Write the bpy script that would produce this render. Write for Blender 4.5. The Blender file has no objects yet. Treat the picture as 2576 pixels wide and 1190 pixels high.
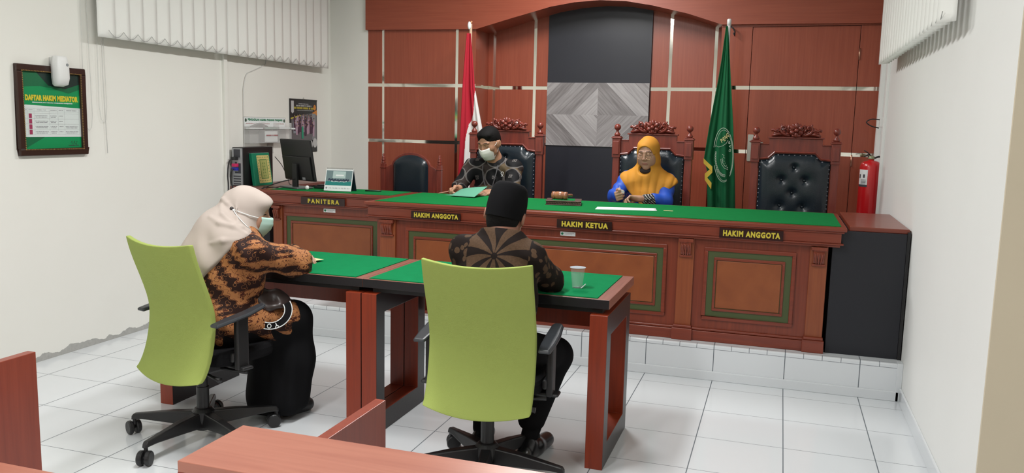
import bpy, bmesh, math, random
import numpy as np
from mathutils import Vector, Matrix
from mathutils.bvhtree import BVHTree
random.seed(7)
S = bpy.context.scene; COL = S.collection; PI = math.pi
V = Vector
# ---------------------------------------------------------------- camera
F, CX, CY = 2062.96, 1288.0, 595.0
CP = V((-0.0953, -5.1055, 1.4691)); YAW, PIT, ROLL = math.radians(-17.955), math.radians(7.672), math.radians(1.333)
_fw = V((math.sin(YAW)*math.cos(PIT), math.cos(YAW)*math.cos(PIT), -math.sin(PIT)))
_rt = V((math.cos(YAW), -math.sin(YAW), 0)); _up = _rt.cross(_fw)
_r = _rt*math.cos(ROLL)+_up*math.sin(ROLL); _u = -_rt*math.sin(ROLL)+_up*math.cos(ROLL)
cd = bpy.data.cameras.new('camera'); cam = bpy.data.objects.new('camera', cd); COL.objects.link(cam)
cd.sensor_width = 36; cd.lens = F/2576*36; cd.clip_start = .02
cam.matrix_world = Matrix(((_r.x,_u.x,-_fw.x,CP.x),(_r.y,_u.y,-_fw.y,CP.y),(_r.z,_u.z,-_fw.z,CP.z),(0,0,0,1)))
S.camera = cam
def at(u, v, ax, val):                    # a point of the photograph, on the plane ax = val
    d = _fw+_r*((u-CX)/F)-_u*((v-CY)/F); k = 'xyz'.index(ax)
    return CP+d*((val-CP[k])/d[k])
# ---------------------------------------------------------------- light, exposure
S.view_settings.view_transform = 'Standard'; S.view_settings.look = 'None'
S.view_settings.gamma = 1; S.view_settings.exposure = 0.50; S.view_settings.use_curve_mapping = False
W = bpy.data.worlds.new('world'); S.world = W; W.use_nodes = True
W.node_tree.nodes['Background'].inputs[0].default_value = (.75,.85,1,1); W.node_tree.nodes['Background'].inputs[1].default_value = .3
CEIL = 3.15
def lamp(x, y, sx, sy, e, col=(1,.99,.975)):
    l = bpy.data.lights.new('ceiling_lamp_light', 'AREA'); l.shape = 'RECTANGLE'; l.size = sx; l.size_y = sy; l.energy = e; l.color = col
    o = bpy.data.objects.new('ceiling_lamp_light', l); COL.objects.link(o); o.location = (x, y, CEIL-.08)
for x, y, e in ((-1.75,.55,46),(-1.75,-2.3,46),(-1.75,-5.2,46),(1.6,-4.6,24)):
    lamp(x, y, .3, 1.2, e)
# ---------------------------------------------------------------- helpers
ORG = {}
def tag(o, label=None, cat=None, group=None, kind=None):
    if label: o['label'] = label
    if cat: o['category'] = cat
    if group: o['group'] = group
    if kind: o['kind'] = kind
    return o
def thing(name, loc, label, cat, group=None):
    o = bpy.data.objects.new(name, None); COL.objects.link(o); o.location = loc; o.empty_display_size = .1
    ORG[o] = V(loc); return tag(o, label, cat, group)
def link(name, me, mats, parent=None, smooth=False, bev=0, label=None):
    o = bpy.data.objects.new(name, me); COL.objects.link(o)
    if parent is not None:
        og = ORG[parent]; me.transform(Matrix.Translation(-og)); o.parent = parent; ORG[o] = og
    else: ORG[o] = V((0,0,0))
    for m in (mats if isinstance(mats, (list,tuple)) else [mats]): me.materials.append(m)
    if smooth: me.polygons.foreach_set('use_smooth', [True]*len(me.polygons))
    if bev:
        b = o.modifiers.new('bevel', 'BEVEL'); b.width = bev; b.segments = 2; b.limit_method = 'ANGLE'; b.angle_limit = .7
    if label: o['label'] = label
    return o
def rebase(o, loc=None):                  # put a top-level mesh's origin at its own base
    me = o.data; cs = [v.co for v in me.vertices]
    c = V(((min(v.x for v in cs)+max(v.x for v in cs))/2, (min(v.y for v in cs)+max(v.y for v in cs))/2, min(v.z for v in cs)))
    me.transform(Matrix.Translation(-c)); o.location = c; ORG[o] = c; return o
def frame(o, x, y):
    x = V(x).normalized(); y = V(y).normalized(); z = x.cross(y)
    return Matrix(((x.x,y.x,z.x,o[0]),(x.y,y.y,z.y,o[1]),(x.z,y.z,z.z,o[2]),(0,0,0,1)))
def sm(pts, k=6):                          # Catmull-Rom through the points
    pts = [V(p) for p in pts]; q = [pts[0]*2-pts[1]]+pts+[pts[-1]*2-pts[-2]]; out = []
    for i in range(1,len(q)-2):
        a,b,c,d = q[i-1:i+3]
        for j in range(k):
            t = j/k; out.append(.5*((2*b)+(c-a)*t+(2*a-5*b+4*c-d)*t*t+(3*b-a-3*c+d)*t**3))
    return out+[pts[-1]]
class MB:
    def __init__(s): s.v = []; s.f = []; s.mi = []
    def add(s, vs, fs, m=0, M=None):
        n = len(s.v); s.v += [tuple(M@V(p)) if M else tuple(p) for p in vs]; s.f += [tuple(i+n for i in f) for f in fs]; s.mi += [m]*len(fs); return s
    def box(s, a, b, m=0, M=None):
        x0,y0,z0 = a; x1,y1,z1 = b
        if x0 > x1: x0,x1 = x1,x0
        if y0 > y1: y0,y1 = y1,y0
        if z0 > z1: z0,z1 = z1,z0
        return s.add([(x0,y0,z0),(x1,y0,z0),(x1,y1,z0),(x0,y1,z0),(x0,y0,z1),(x1,y0,z1),(x1,y1,z1),(x0,y1,z1)],
              [(0,3,2,1),(4,5,6,7),(0,1,5,4),(1,2,6,5),(2,3,7,6),(3,0,4,7)], m, M)
    def prism(s, pts, h0, h1, m=0, M=None, ax='z'):   # polygon extruded along an axis
        def q(p,h): return {'z':(p[0],p[1],h),'y':(p[0],h,p[1]),'x':(h,p[0],p[1])}[ax]
        n = len(pts); vs = [q(p,h0) for p in pts]+[q(p,h1) for p in pts]
        fs = [tuple(range(n))[::-1], tuple(range(n,2*n))]+[(i,(i+1)%n,n+(i+1)%n,n+i) for i in range(n)]
        return s.add(vs, fs, m, M)
    def tube(s, pts, r, n=8, m=0, M=None, cap=True, closed=False):
        pts = [V(p) for p in pts]; k = len(pts); rs = r if isinstance(r,(list,tuple)) else [r]*k
        vs = []; up = None
        for i,p in enumerate(pts):
            if closed: t = pts[(i+1)%k]-pts[i-1]
            else: t = pts[min(i+1,k-1)]-pts[max(i-1,0)]
            t.normalize()
            if up is None: up = V((0,0,1)) if abs(t.z) < .9 else V((1,0,0))
            a = t.cross(up)
            if a.length < 1e-5: a = t.cross(V((.3,1,.2)))
            a.normalize(); b = a.cross(t); up = b
            for j in range(n):
                th = 2*PI*j/n; vs.append(p+(a*math.cos(th)+b*math.sin(th))*rs[i])
        fs = []
        for i in range(k if closed else k-1):
            for j in range(n):
                fs.append((i*n+j, i*n+(j+1)%n, ((i+1)%k)*n+(j+1)%n, ((i+1)%k)*n+j))
        if cap and not closed: fs += [tuple(range(n))[::-1], tuple((k-1)*n+j for j in range(n))]
        return s.add(vs, fs, m, M)
    def lathe(s, prof, c=(0,0,0), n=24, m=0, M=None):
        vs = []; k = len(prof)
        for r,z in prof:
            for j in range(n): vs.append((c[0]+r*math.cos(2*PI*j/n), c[1]+r*math.sin(2*PI*j/n), c[2]+z))
        fs = [(i*n+j, i*n+(j+1)%n, (i+1)*n+(j+1)%n, (i+1)*n+j) for i in range(k-1) for j in range(n)]
        fs += [tuple(range(n))[::-1], tuple((k-1)*n+j for j in range(n))]
        return s.add(vs, fs, m, M)
    def ball(s, c, r, n=10, m=0, M=None, R=None):
        if not isinstance(r,(tuple,list)): r = (r,r,r)
        vs = []; h = n//2+1
        for i in range(h+1):
            ph = PI*i/h
            for j in range(n):
                p = V((r[0]*math.sin(ph)*math.cos(2*PI*j/n), r[1]*math.sin(ph)*math.sin(2*PI*j/n), r[2]*math.cos(ph)))
                if R: p = R@p
                vs.append(p+V(c))
        fs = [(i*n+j, (i+1)*n+j, (i+1)*n+(j+1)%n, i*n+(j+1)%n) for i in range(h) for j in range(n)]
        return s.add(vs, fs, m, M)
    def grid(s, P, m=0, closed=False):     # P[i][j] points
        a = len(P); b = len(P[0]); vs = [p for r in P for p in r]
        return s.add(vs, [(i*b+j,(i+1)*b+j,(i+1)*b+j+1,i*b+j+1) for i in range(a-1) for j in range(b-1)], m)
    def build(s, name, mats, parent=None, smooth=False, bev=0, label=None):
        me = bpy.data.meshes.new(name); me.from_pydata([tuple(p) for p in s.v], [], s.f); 
        if isinstance(mats,(list,tuple)) and len(mats) > 1: me.polygons.foreach_set('material_index', s.mi)
        bm = bmesh.new(); bm.from_mesh(me); bmesh.ops.remove_doubles(bm, verts=bm.verts, dist=1e-6); bmesh.ops.recalc_face_normals(bm, faces=bm.faces); bm.to_mesh(me); bm.free()
        return link(name, me, mats, parent, smooth, bev, label)
def copy_tree(o, parent=None):
    c = o.copy(); COL.objects.link(c)
    if parent is not None: c.parent = parent
    for ch in list(o.children): copy_tree(ch, c)
    return c
def struct(name, mb, mats, bev=0, parent=None, smooth=False):
    o = mb.build(name, mats, parent, smooth, bev)
    if parent is None: o['kind'] = 'structure'
    return o
_tc = {}
def text_mesh(s, bold=.02, sp=1.0):
    k = (s, bold, sp)
    if k not in _tc:
        c = bpy.data.curves.new('t', 'FONT'); c.body = s; c.size = 1; c.offset = bold; c.space_character = sp; c.extrude = 0; c.resolution_u = 3
        o = bpy.data.objects.new('t', c); COL.objects.link(o); dg = bpy.context.evaluated_depsgraph_get(); dg.update()
        me = bpy.data.meshes.new_from_object(o.evaluated_get(dg)); bpy.data.objects.remove(o)
        vs = [tuple(v.co) for v in me.vertices]; fs = [tuple(p.vertices) for p in me.polygons]; _tc[k] = (vs, fs)
    return _tc[k]
def text(mb, s, M, x0, y0, x1, y1, m=0, off=.001, bold=.02, gap=1.0):   # lettering fitted to a box in frame M
    vs, fs = text_mesh(s, bold, gap)
    ax = min(p[0] for p in vs); bx = max(p[0] for p in vs); ay = min(p[1] for p in vs); by = max(p[1] for p in vs)
    q = [(x0+(p[0]-ax)/(bx-ax)*(x1-x0), y0+(p[1]-ay)/(by-ay)*(y1-y0), off) for p in vs]
    mb.add(q, fs, m, M)
def rect(mb, M, x0, y0, x1, y1, m=0, off=.0005):
    mb.add([(x0,y0,off),(x1,y0,off),(x1,y1,off),(x0,y1,off)], [(0,1,2,3)], m, M)
def scribble(mb, M, x0, y0, x1, y1, m=0, off=.0008):   # a line of print too small to read: short strokes
    rng = random.Random(int((x0*7+y0*13)*1e4)); x = x0; h = y1-y0
    while x < x1:
        w = min(h*rng.uniform(.35,.8), x1-x); rect(mb, M, x, y0, x+w, y1, m, off); x += w+h*(.25 if rng.random() < .8 else .8)
# ---------------------------------------------------------------- materials
def nodes(name):
    m = bpy.data.materials.new(name); m.use_nodes = True; nt = m.node_tree; return m, nt, nt.nodes['Principled BSDF']
def mat(name, c, rough=.5, metal=0, spec=.5, var=0, vs=8, bump=0, bs=200, coat=0, alpha=None, trans=0, ior=None, emit=0):
    m, nt, b = nodes(name); N = nt.nodes.new; L = nt.links.new
    b.inputs['Base Color'].default_value = (*c,1); b.inputs['Roughness'].default_value = rough; b.inputs['Metallic'].default_value = metal
    b.inputs['Specular IOR Level'].default_value = spec; b.inputs['Coat Weight'].default_value = coat; b.inputs['Coat Roughness'].default_value = .1
    if trans: b.inputs['Transmission Weight'].default_value = trans
    if ior: b.inputs['IOR'].default_value = ior
    if alpha is not None: b.inputs['Alpha'].default_value = alpha
    if var or bump:
        tc = N('ShaderNodeTexCoord')
    if var:
        n = N('ShaderNodeTexNoise'); n.inputs['Scale'].default_value = vs; n.inputs['Detail'].default_value = 4; L(tc.outputs['Object'], n.inputs['Vector'])
        mx = N('ShaderNodeMix'); mx.data_type = 'RGBA'; L(n.outputs['Fac'], mx.inputs[0])
        mx.inputs[6].default_value = (*[x*(1-var) for x in c],1); mx.inputs[7].default_value = (*[min(1,x*(1+var)) for x in c],1); L(mx.outputs[2], b.inputs['Base Color'])
    if bump:
        n2 = N('ShaderNodeTexNoise'); n2.inputs['Scale'].default_value = bs; L(tc.outputs['Object'], n2.inputs['Vector'])
        bp = N('ShaderNodeBump'); bp.inputs['Strength'].default_value = bump; bp.inputs['Distance'].default_value = .002; L(n2.outputs['Fac'], bp.inputs['Height']); L(bp.outputs[0], b.inputs['Normal'])
    return m
def wood(name, c1, c2, scale=(60,60,3), rough=.35, coat=0, spec=.5):
    m, nt, b = nodes(name); N = nt.nodes.new; L = nt.links.new
    tc = N('ShaderNodeTexCoord'); mp = N('ShaderNodeMapping'); mp.inputs['Scale'].default_value = scale; L(tc.outputs['Object'], mp.inputs[0])
    n = N('ShaderNodeTexNoise'); n.inputs['Scale'].default_value = 1; n.inputs['Detail'].default_value = 5; n.inputs['Distortion'].default_value = .6; L(mp.outputs[0], n.inputs['Vector'])
    mx = N('ShaderNodeMix'); mx.data_type = 'RGBA'; mx.inputs[6].default_value = (*c1,1); mx.inputs[7].default_value = (*c2,1)
    rp = N('ShaderNodeValToRGB'); rp.color_ramp.elements[0].position = .3; rp.color_ramp.elements[1].position = .72; L(n.outputs['Fac'], rp.inputs[0]); L(rp.outputs[0], mx.inputs[0])
    L(mx.outputs[2], b.inputs['Base Color']); b.inputs['Roughness'].default_value = rough; b.inputs['Coat Weight'].default_value = coat; b.inputs['Coat Roughness'].default_value = .12
    b.inputs['Specular IOR Level'].default_value = spec
    return m
class G:                                   # tiny node-math writer
    def __init__(s, nt): s.nt = nt
    def m(s, op, a, b=None, c=None):
        n = s.nt.nodes.new('ShaderNodeMath'); n.operation = op
        for i,x in enumerate((a,b,c)):
            if x is None: continue
            if isinstance(x,(int,float)): n.inputs[i].default_value = x
            else: s.nt.links.new(x, n.inputs[i])
        return n.outputs[0]
    def xyz(s):
        tc = s.nt.nodes.new('ShaderNodeTexCoord'); q = s.nt.nodes.new('ShaderNodeSeparateXYZ'); s.nt.links.new(tc.outputs['Object'], q.inputs[0]); s.co = tc.outputs['Object']; return q.outputs
    def noise(s, scale, vec=None, detail=2, out='Fac'):
        n = s.nt.nodes.new('ShaderNodeTexNoise'); n.inputs['Scale'].default_value = scale; n.inputs['Detail'].default_value = detail; s.nt.links.new(vec or s.co, n.inputs['Vector']); return n.outputs[out]
    def mix(s, f, a, b):
        n = s.nt.nodes.new('ShaderNodeMix'); n.data_type = 'RGBA'
        for i,x in ((0,f),(6,a),(7,b)):
            if isinstance(x,(int,float)): n.inputs[i].default_value = x
            elif isinstance(x,tuple): n.inputs[i].default_value = (*x,1)
            else: s.nt.links.new(x, n.inputs[i])
        return n.outputs[2]
    def line(s, x, period, half):          # 1 on lines every `period`
        d = s.m('PINGPONG', x, period/2)
        return s.m('LESS_THAN', d, half)
    def vec(s, x, y, z):
        n = s.nt.nodes.new('ShaderNodeCombineXYZ')
        for i,q in enumerate((x,y,z)):
            if isinstance(q,(int,float)): n.inputs[i].default_value = q
            else: s.nt.links.new(q, n.inputs[i])
        return n.outputs[0]
M_ = {}
def lin(r,g,b): return tuple(((x/255+.055)/1.055)**2.4 if x > 10 else x/255/12.92 for x in (r,g,b))
M_['white_l'] = mat('plaster_warm_white', (.82,.815,.765), .75, var=.03, vs=3, bump=.06, bs=90)
M_['white_r'] = mat('plaster_cool_white', (.80,.81,.79), .6, var=.03, vs=2, bump=.05, bs=60)
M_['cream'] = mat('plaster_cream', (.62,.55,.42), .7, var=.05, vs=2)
M_['ceil'] = mat('ceiling_white', (.8,.8,.78), .9)
W1, W2 = (.345,.082,.043), (.285,.062,.033)
M_['wall_wood'] = wood('cherry_laminate', W1, W2, (70,70,2.2), .33)
M_['wall_wood_h'] = wood('cherry_laminate_horizontal', W1, W2, (2.2,70,70), .33)
M_['bench_wood'] = wood('mahogany', (.215,.040,.018), (.155,.027,.013), (3,60,60), .33, .15)
M_['bench_wood_v'] = wood('mahogany_vertical', (.215,.042,.018), (.15,.028,.013), (70,70,3), .36, .1)
M_['pil_wood'] = wood('light_pilaster_wood', (.27,.072,.024), (.21,.050,.018), (70,70,3), .38)
M_['panel_wood'] = wood('orange_panel_wood', (.27,.074,.020), (.22,.056,.015), (9,9,9), .42)
M_['chair_wood'] = wood('carved_chair_wood', (.215,.040,.025), (.14,.024,.017), (40,40,5), .34, .12)
M_['desk_wood'] = wood('cherry_desk', (.43,.165,.112), (.37,.130,.088), (3,50,50), .3, .1)
M_['desk_side'] = wood('cherry_desk_side', (.30,.045,.022), (.22,.033,.018), (50,50,3), .35)
M_['table_red'] = wood('table_red_wood', (.27,.036,.011), (.20,.027,.009), (60,60,3), .35)
M_['table_edge'] = wood('table_border_wood', (.28,.11,.08), (.2,.07,.05), (60,4,60), .35)
M_['black_side'] = mat('black_laminate', (.012,.012,.014), .34, bump=.1, bs=150)
M_['dark_side'] = mat('charcoal_laminate', (.016,.017,.022), .45, bump=.1, spec=.35, bs=150)
M_['dark_panel'] = mat('charcoal_wall_panel', (.021,.022,.030), .36, spec=.4, var=.1, vs=4)
M_['black_void'] = mat('black', (.006,.006,.007), .5)
M_['mirror'] = mat('mirror_strip', (.86,.83,.75), .06, metal=1)
M_['green_trim'] = mat('olive_green_trim', (.055,.075,.022), .5)
M_['felt'] = mat('green_felt', (.003,.185,.062), .95, spec=.1, var=.12, vs=14, bump=.5, bs=400)
M_['felt_b'] = mat('bench_green_felt', (.004,.165,.040), .95, spec=.1, var=.12, vs=14, bump=.5, bs=400)
M_['lime'] = mat('lime_mesh_fabric', (.33,.405,.105), .85, spec=.2, var=.06, vs=5, bump=.5, bs=500)
M_['plastic'] = mat('black_plastic', (.012,.012,.013), .42)
M_['plastic_g'] = mat('grey_armrest_plastic', (.026,.030,.036), .38)
M_['blackcloth'] = mat('black_cloth', (.008,.008,.009), .9, spec=.1)
M_['leather'] = mat('black_leather', (.010,.017,.024), .26, bump=.25, bs=160)
M_['stud'] = mat('upholstery_stud', (.10,.11,.13), .25, metal=.6)
M_['chrome'] = mat('brushed_steel', (.55,.54,.5), .3, metal=1)
M_['white'] = mat('white_plastic', (.78,.79,.78), .4)
M_['paper'] = mat('white_paper', (.8,.84,.84), .8)
M_['paper_y'] = mat('yellow_paper', (.75,.62,.33), .8)
M_['paper_g'] = mat('green_paper', (.10,.33,.22), .8)
M_['red'] = mat('extinguisher_red', (.55,.008,.012), .3, coat=.4)
M_['yellow_t'] = mat('gold_letters', (.55,.45,.04), .5)
M_['plate'] = mat('nameplate_dark_brown', (.022,.006,.006), .25)
M_['ink'] = mat('dark_ink', (.05,.05,.06), .7)
M_['inkg'] = mat('grey_ink', (.28,.28,.3), .7)
M_['inkgreen'] = mat('green_ink', (.01,.2,.09), .7)
M_['inkred'] = mat('red_ink', (.35,.05,.06), .7)
M_['glass'] = mat('clear_plastic', (.8,.85,.88), .12, alpha=.09)
M_['acrylic'] = mat('clear_acrylic', (.92,.93,.92), .15, alpha=.22)
M_['water'] = mat('water', (.75,.86,.86), .05, alpha=.08)
M_['blind'] = mat('white_blind_fabric', (.84,.845,.81), .85, var=.02)
M_['cable'] = mat('black_cable', (.01,.01,.011), .5)
M_['chain'] = mat('grey_bead_chain', (.36,.36,.35), .6)
M_['cord'] = mat('white_cord', (.62,.62,.6), .6)
M_['gavelwood'] = wood('gavel_wood', (.42,.18,.08), (.25,.09,.045), (40,40,10), .3, .3)
M_['blockwood'] = wood('gavel_block_wood', (.14,.07,.05), (.06,.03,.025), (60,60,60), .35, .2)
def tile_mat(name, riser=False):
    m, nt, b = nodes(name); g = G(nt); x,y,z = g.xyz()
    lx = g.line(x,.4,.0024)
    if riser:
        top = g.m('MULTIPLY', g.m('GREATER_THAN', z, .187), g.m('LESS_THAN', y, -.22)); lx1 = g.line(x,.1,.0016)
        f = g.m('MAXIMUM', lx, g.m('MULTIPLY', lx1, top)); f = g.m('MAXIMUM', f, g.m('MULTIPLY', g.m('COMPARE', z, .187, .0012), g.m('LESS_THAN', y, -.24)))
        f = g.m('MAXIMUM', f, g.m('MULTIPLY', g.m('GREATER_THAN', z, .2), g.line(g.m('ADD', y, .22),.4,.0017)))
    else: f = g.m('MAXIMUM', lx, g.line(y,.4,.0017))
    n = g.noise(.9); col = g.mix(n, (.66,.69,.715), (.73,.76,.78))
    L = nt.links.new; L(g.mix(f, col, (.13,.15,.17)), b.inputs['Base Color']); b.inputs['Specular IOR Level'].default_value = .6
    L(g.m('ADD', g.m('MULTIPLY', f, .5), .13), b.inputs['Roughness']); return m
M_['tile'] = tile_mat('white_floor_tiles'); M_['riser'] = tile_mat('white_step_tiles', True)
def dirty_wall():
    m, nt, b = nodes('plaster_left_with_worn_base'); g = G(nt); x,y,z = g.xyz()
    n = g.noise(6, detail=5); n2 = g.noise(2.2, detail=3)
    base = g.mix(n2, (.80,.795,.74), (.84,.835,.785))
    h = g.m('ADD', .022, g.m('MULTIPLY', g.m('SUBTRACT', n, .42), .16))
    f = g.m('MULTIPLY', g.m('LESS_THAN', z, h), .85)
    nt.links.new(g.mix(f, base, g.mix(g.noise(40), (.25,.25,.24), (.42,.42,.40))), b.inputs['Base Color']); b.inputs['Roughness'].default_value = .75; return m
M_['wall_left'] = dirty_wall()
# ================================================================ the room
RX, LX, YB, YR, PZ = .62, -4.25, 1.96, 2.30, .212
struct('floor', MB().box((LX-.1,-8,-.1),(3.1,2.6,0)), M_['tile'])
struct('ceiling', MB().box((LX-.1,-8,CEIL),(3.1,2.6,CEIL+.1)), M_['ceil'])
struct('wall_left', MB().box((LX-.1,-8,0),(LX,2.6,CEIL)), M_['wall_left'])
struct('wall_right', MB().box((RX,-2.0,0),(RX+.15,2.6,CEIL)), M_['white_r'], bev=.004)
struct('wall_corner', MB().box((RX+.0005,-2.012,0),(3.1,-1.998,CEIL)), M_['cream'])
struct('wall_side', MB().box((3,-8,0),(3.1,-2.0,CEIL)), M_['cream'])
struct('wall_rear', MB().box((LX,-8.1,0),(3.1,-8,CEIL)), M_['white_l'])
struct('wall_back', MB().box((LX,2.5,0),(RX,2.6,CEIL)).box((LX,YB-.005,PZ),(-3.85,2.5,CEIL)), M_['white_l'])
struct('baseboard_right', MB().box((RX-.012,-2.0,0),(RX,-.26,.08)), M_['riser'], bev=.003)
# raised platform: body, base strip
struct('trim_1', MB().box((LX,-.244,0),(RX,2.5,PZ)), [M_['riser']], bev=.008)
struct('trim_2', MB().box((LX,-.256,0),(RX-.012,-.244,.055)).box((RX-.03,-.256,0),(RX-.0,-.2,PZ+.005)), mat('pale_tile_trim', (.68,.71,.73), .3), bev=.003)
# wood cladding of the back wall, in panels around the mirror strips
ww = M_['wall_wood']; BZ = 2.327
S1, S2 = (1.808,1.838), (1.290,1.320)
def clad(mb, x0, x1, y, vs):              # boards between vertical strips vs=[(x0,x1)..]
    xs = [x0]+[q for s in vs for q in s]+[x1]
    for i in range(0,len(xs),2):
        for z0,z1 in ((PZ,S2[0]),(S2[1],S1[0]),(S1[1],BZ+.3)):
            mb.box((xs[i],y,z0),(xs[i+1],y+.03,z1))
LV = [(-3.706,-3.682),(-2.965,-2.938)]
mb = MB(); clad(mb, -3.85, -2.77, YB, LV); struct('trim_3', mb, ww, bev=.0015)
RVx = [(-2.72,-2.695),(-2.325,-2.297),(-1.085,-1.057),(-.70,-.672)]
mb = MB(); clad(mb, -2.77, -.62, YR, RVx); mb.box((-2.79,YB+.03,PZ),(-2.77,YR+.03,BZ+.3)).box((-.62,YB+.03,PZ),(-.60,YR+.03,BZ+.3)); struct('trim_4', mb, ww, bev=.0015)
mb = MB()
for z0,z1 in ((PZ,S2[0]),(S2[1],S1[0]),(S1[1],2.31)):
    mb.box((-.62,YB,z0),(-.378,YB+.03,z1)); mb.box((.437,YB,z0),(.60,YB+.03,z1))
mb.box((-.62,YB,2.31),(.60,YB+.03,BZ+.3)); struct('trim_5', mb, ww, bev=.0015)
# mirror strips
mb = MB()
for a,b in LV: mb.box((a,YB+.004,PZ),(b,YB+.03,BZ+.1))
for z0,z1 in (S1,S2): mb.box((-3.85,YB+.003,z0),(-2.77,YB+.03,z1))
struct('trim_6', mb, M_['mirror'])
mb = MB()
for a,b in RVx: mb.box((a,YR+.004,PZ),(b,YR+.03,BZ+.3))
for z0,z1 in (S1,S2): mb.box((-2.77,YR+.003,z0),(-.62,YR+.03,z1)).box((-2.772,YB,z0),(-2.768,YR,z1))
struct('trim_7', mb, M_['mirror'])
mb = MB()
for z0,z1 in (S1,S2): mb.box((-.62,YB+.003,z0),(-.378,YB+.03,z1)).box((.437,YB+.003,z0),(.60,YB+.03,z1))
struct('trim_8', mb, M_['mirror'])
# arched beam over the recess
arc = [(-3.86,2.327),(-2.757,2.320)]
pk = [(-2.757,2.320),(-2.42,2.41),(-2.07,2.50),(-1.86,2.532),(-1.64,2.545),(-1.42,2.532),(-1.197,2.492),(-.90,2.42),(-.62,2.327)]
for i in range(1,8):
    t0 = pk[i-1]; t1 = pk[i]
    arc.append(t1)
arc += [(-.62,2.327),(.615,2.322),(.615,CEIL),(-3.86,CEIL)]
mb = MB(); mb.prism(arc, YB-.035, YR+.03, ax='y'); struct('trim_9', mb, M_['wall_wood_h'])
o = MB().lathe([(.045,0),(.05,-.004),(.05,-.01),(.035,-.014)],(-2.45,2.1,2.418)).build('downlight', M_['white']); rebase(o); o.rotation_euler = (0,-.25,0)
tag(o, 'small round white downlight set under the left half of the wooden arch', 'light')
# dark backboard and diamond plank panel
X0, X1 = -2.18, -1.235
o = MB().box((X0,YR-.022,PZ),(X1,YR-.001,2.56)).build('wall_panel', M_['dark_panel'], bev=.002); rebase(o)
tag(o, 'tall charcoal wall panel in the middle of the recess behind the bench', 'panel')
def plank_mat(name, flip):
    m, nt, b = nodes(name); g = G(nt); x,y,z = g.xyz()
    s = g.m('ADD', z, g.m('MULTIPLY', x, flip)); t = g.m('SUBTRACT', z, g.m('MULTIPLY', x, flip))
    d = g.noise(9)
    sd = g.m('DIVIDE', g.m('ADD', s, OFS[int(flip)]), .13); fl = g.m('FLOOR', sd)
    v = g.vec(g.m('MULTIPLY', s, 38), g.m('MULTIPLY', t, 3.2), fl)
    n = g.noise(1, v, 6); v2 = g.vec(fl, g.m('MULTIPLY', fl, 3.3), flip)
    w = nt.nodes.new('ShaderNodeTexWhiteNoise'); nt.links.new(v2, w.inputs[0])
    f = g.m('ADD', g.m('MULTIPLY', n, .9), g.m('MULTIPLY', g.m('SUBTRACT', w.outputs[0], .5), .62))
    col = g.mix(f, (.13,.115,.115), (.48,.46,.46))
    ln = g.m('LESS_THAN', g.m('PINGPONG', g.m('ADD', s, OFS[int(flip)]), .065), .0011)
    nt.links.new(g.mix(ln, col, (.09,.08,.08)), b.inputs['Base Color']); b.inputs['Roughness'].default_value = .5; return m
OFS = {-1: 0, 1: 0}
pa, pb = plank_mat('grey_plank_rising', -1.), plank_mat('grey_plank_falling', 1.)
XM, ZM = -1.70, 1.585
mb = MB(); yy = YR-.034
def q(x0,z0,x1,z1,m): mb.box((x0,yy,z0),(x1,YR-.0225,z1), m)
q(X0+.002,ZM,XM,1.872,0); q(XM,ZM,X1-.004,1.872,1); q(X0+.002,1.302,XM,ZM,1); q(XM,1.302,X1-.004,ZM,0)
o = mb.build('decorative_panel', [pa,pb]); rebase(o)
tag(o, 'grey wood plank panel laid in a concentric diamond pattern on the charcoal board', 'panel')
# hidden door in the cladding
dr = MB().box((-.374,YB+.003,PZ),(.433,YB+.03,S2[0])).box((-.374,YB+.003,S2[1]),(.433,YB+.03,S1[0])).box((-.374,YB+.003,S1[1]),(.433,YB+.03,2.306))
door = struct('door_1', dr, ww, bev=.0015)
MB().box((-.374,YB+.006,S1[0]),(.433,YB+.03,S1[1])).box((-.374,YB+.006,S2[0]),(.433,YB+.03,S2[1])).build('mirror_strip', M_['mirror'], door)
hp = at(1887,372,'y',YB)
mb = MB(); mb.prism([(hp.x+dx,hp.z+dz) for dx,dz in [(-.02,-.11),(.02,-.11),(.024,-.1),(.024,.1),(.02,.11),(-.02,.11),(-.024,.1),(-.024,-.1)]], YB-.006, YB+.002, ax='y')
h = mb.build('door_handle', M_['chrome'], door, bev=.002)
MB().tube([(hp.x,YB-.006,hp.z+.055),(hp.x,YB-.05,hp.z+.055),(hp.x+.02,YB-.055,hp.z+.052),(hp.x+.10,YB-.055,hp.z+.045)], .008).build('lever', M_['chrome'], h, smooth=True)
MB().lathe([(.009,0),(.009,.012)],n=12,M=Matrix.Translation((hp.x,YB-.005,hp.z-.05))@Matrix.Rotation(PI/2,4,'X')).build('lock_cylinder', M_['chrome'], h)
for v in (136,404):
    p = at(2160 if v < 200 else 2141, v, 'y', YB); MB().tube([(.437,YB-.004,p.z-.045),(.437,YB-.004,p.z+.045)], .006).build('hinge', mat('copper_hinge',(.6,.35,.25),.3,1), door, smooth=True)
# windows behind the blinds
def window(name, M, w, z0, z1):
    mb = MB(); mb.box((0,z0,.0),(w,z1,.01),0,M); o = struct(name, mb, mat('window_pane_'+name,(.35,.42,.5),.1))
    fr = MB()
    for a,b in (((0,z0),(w,z0+.05)),((0,z1-.05),(w,z1)),((0,z0),(.05,z1)),((w-.05,z0),(w,z1)),((w/2-.025,z0),(w/2+.025,z1))): fr.box((a[0],a[1],0),(b[0],b[1],.03),0,M)
    fr.build('window_frame', M_['white'], o)
ML = frame((LX,0,0),(0,1,0),(0,0,1)); MR = frame((RX,0,0),(0,-1,0),(0,0,1))
window('window_1', frame((LX,-.75,0),(0,1,0),(0,0,1)), 2.5, 2.25, 2.95)
window('window_2', frame((RX,1.85,0),(0,-1,0),(0,0,1)), 2.45, 2.25, 2.95)
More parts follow.
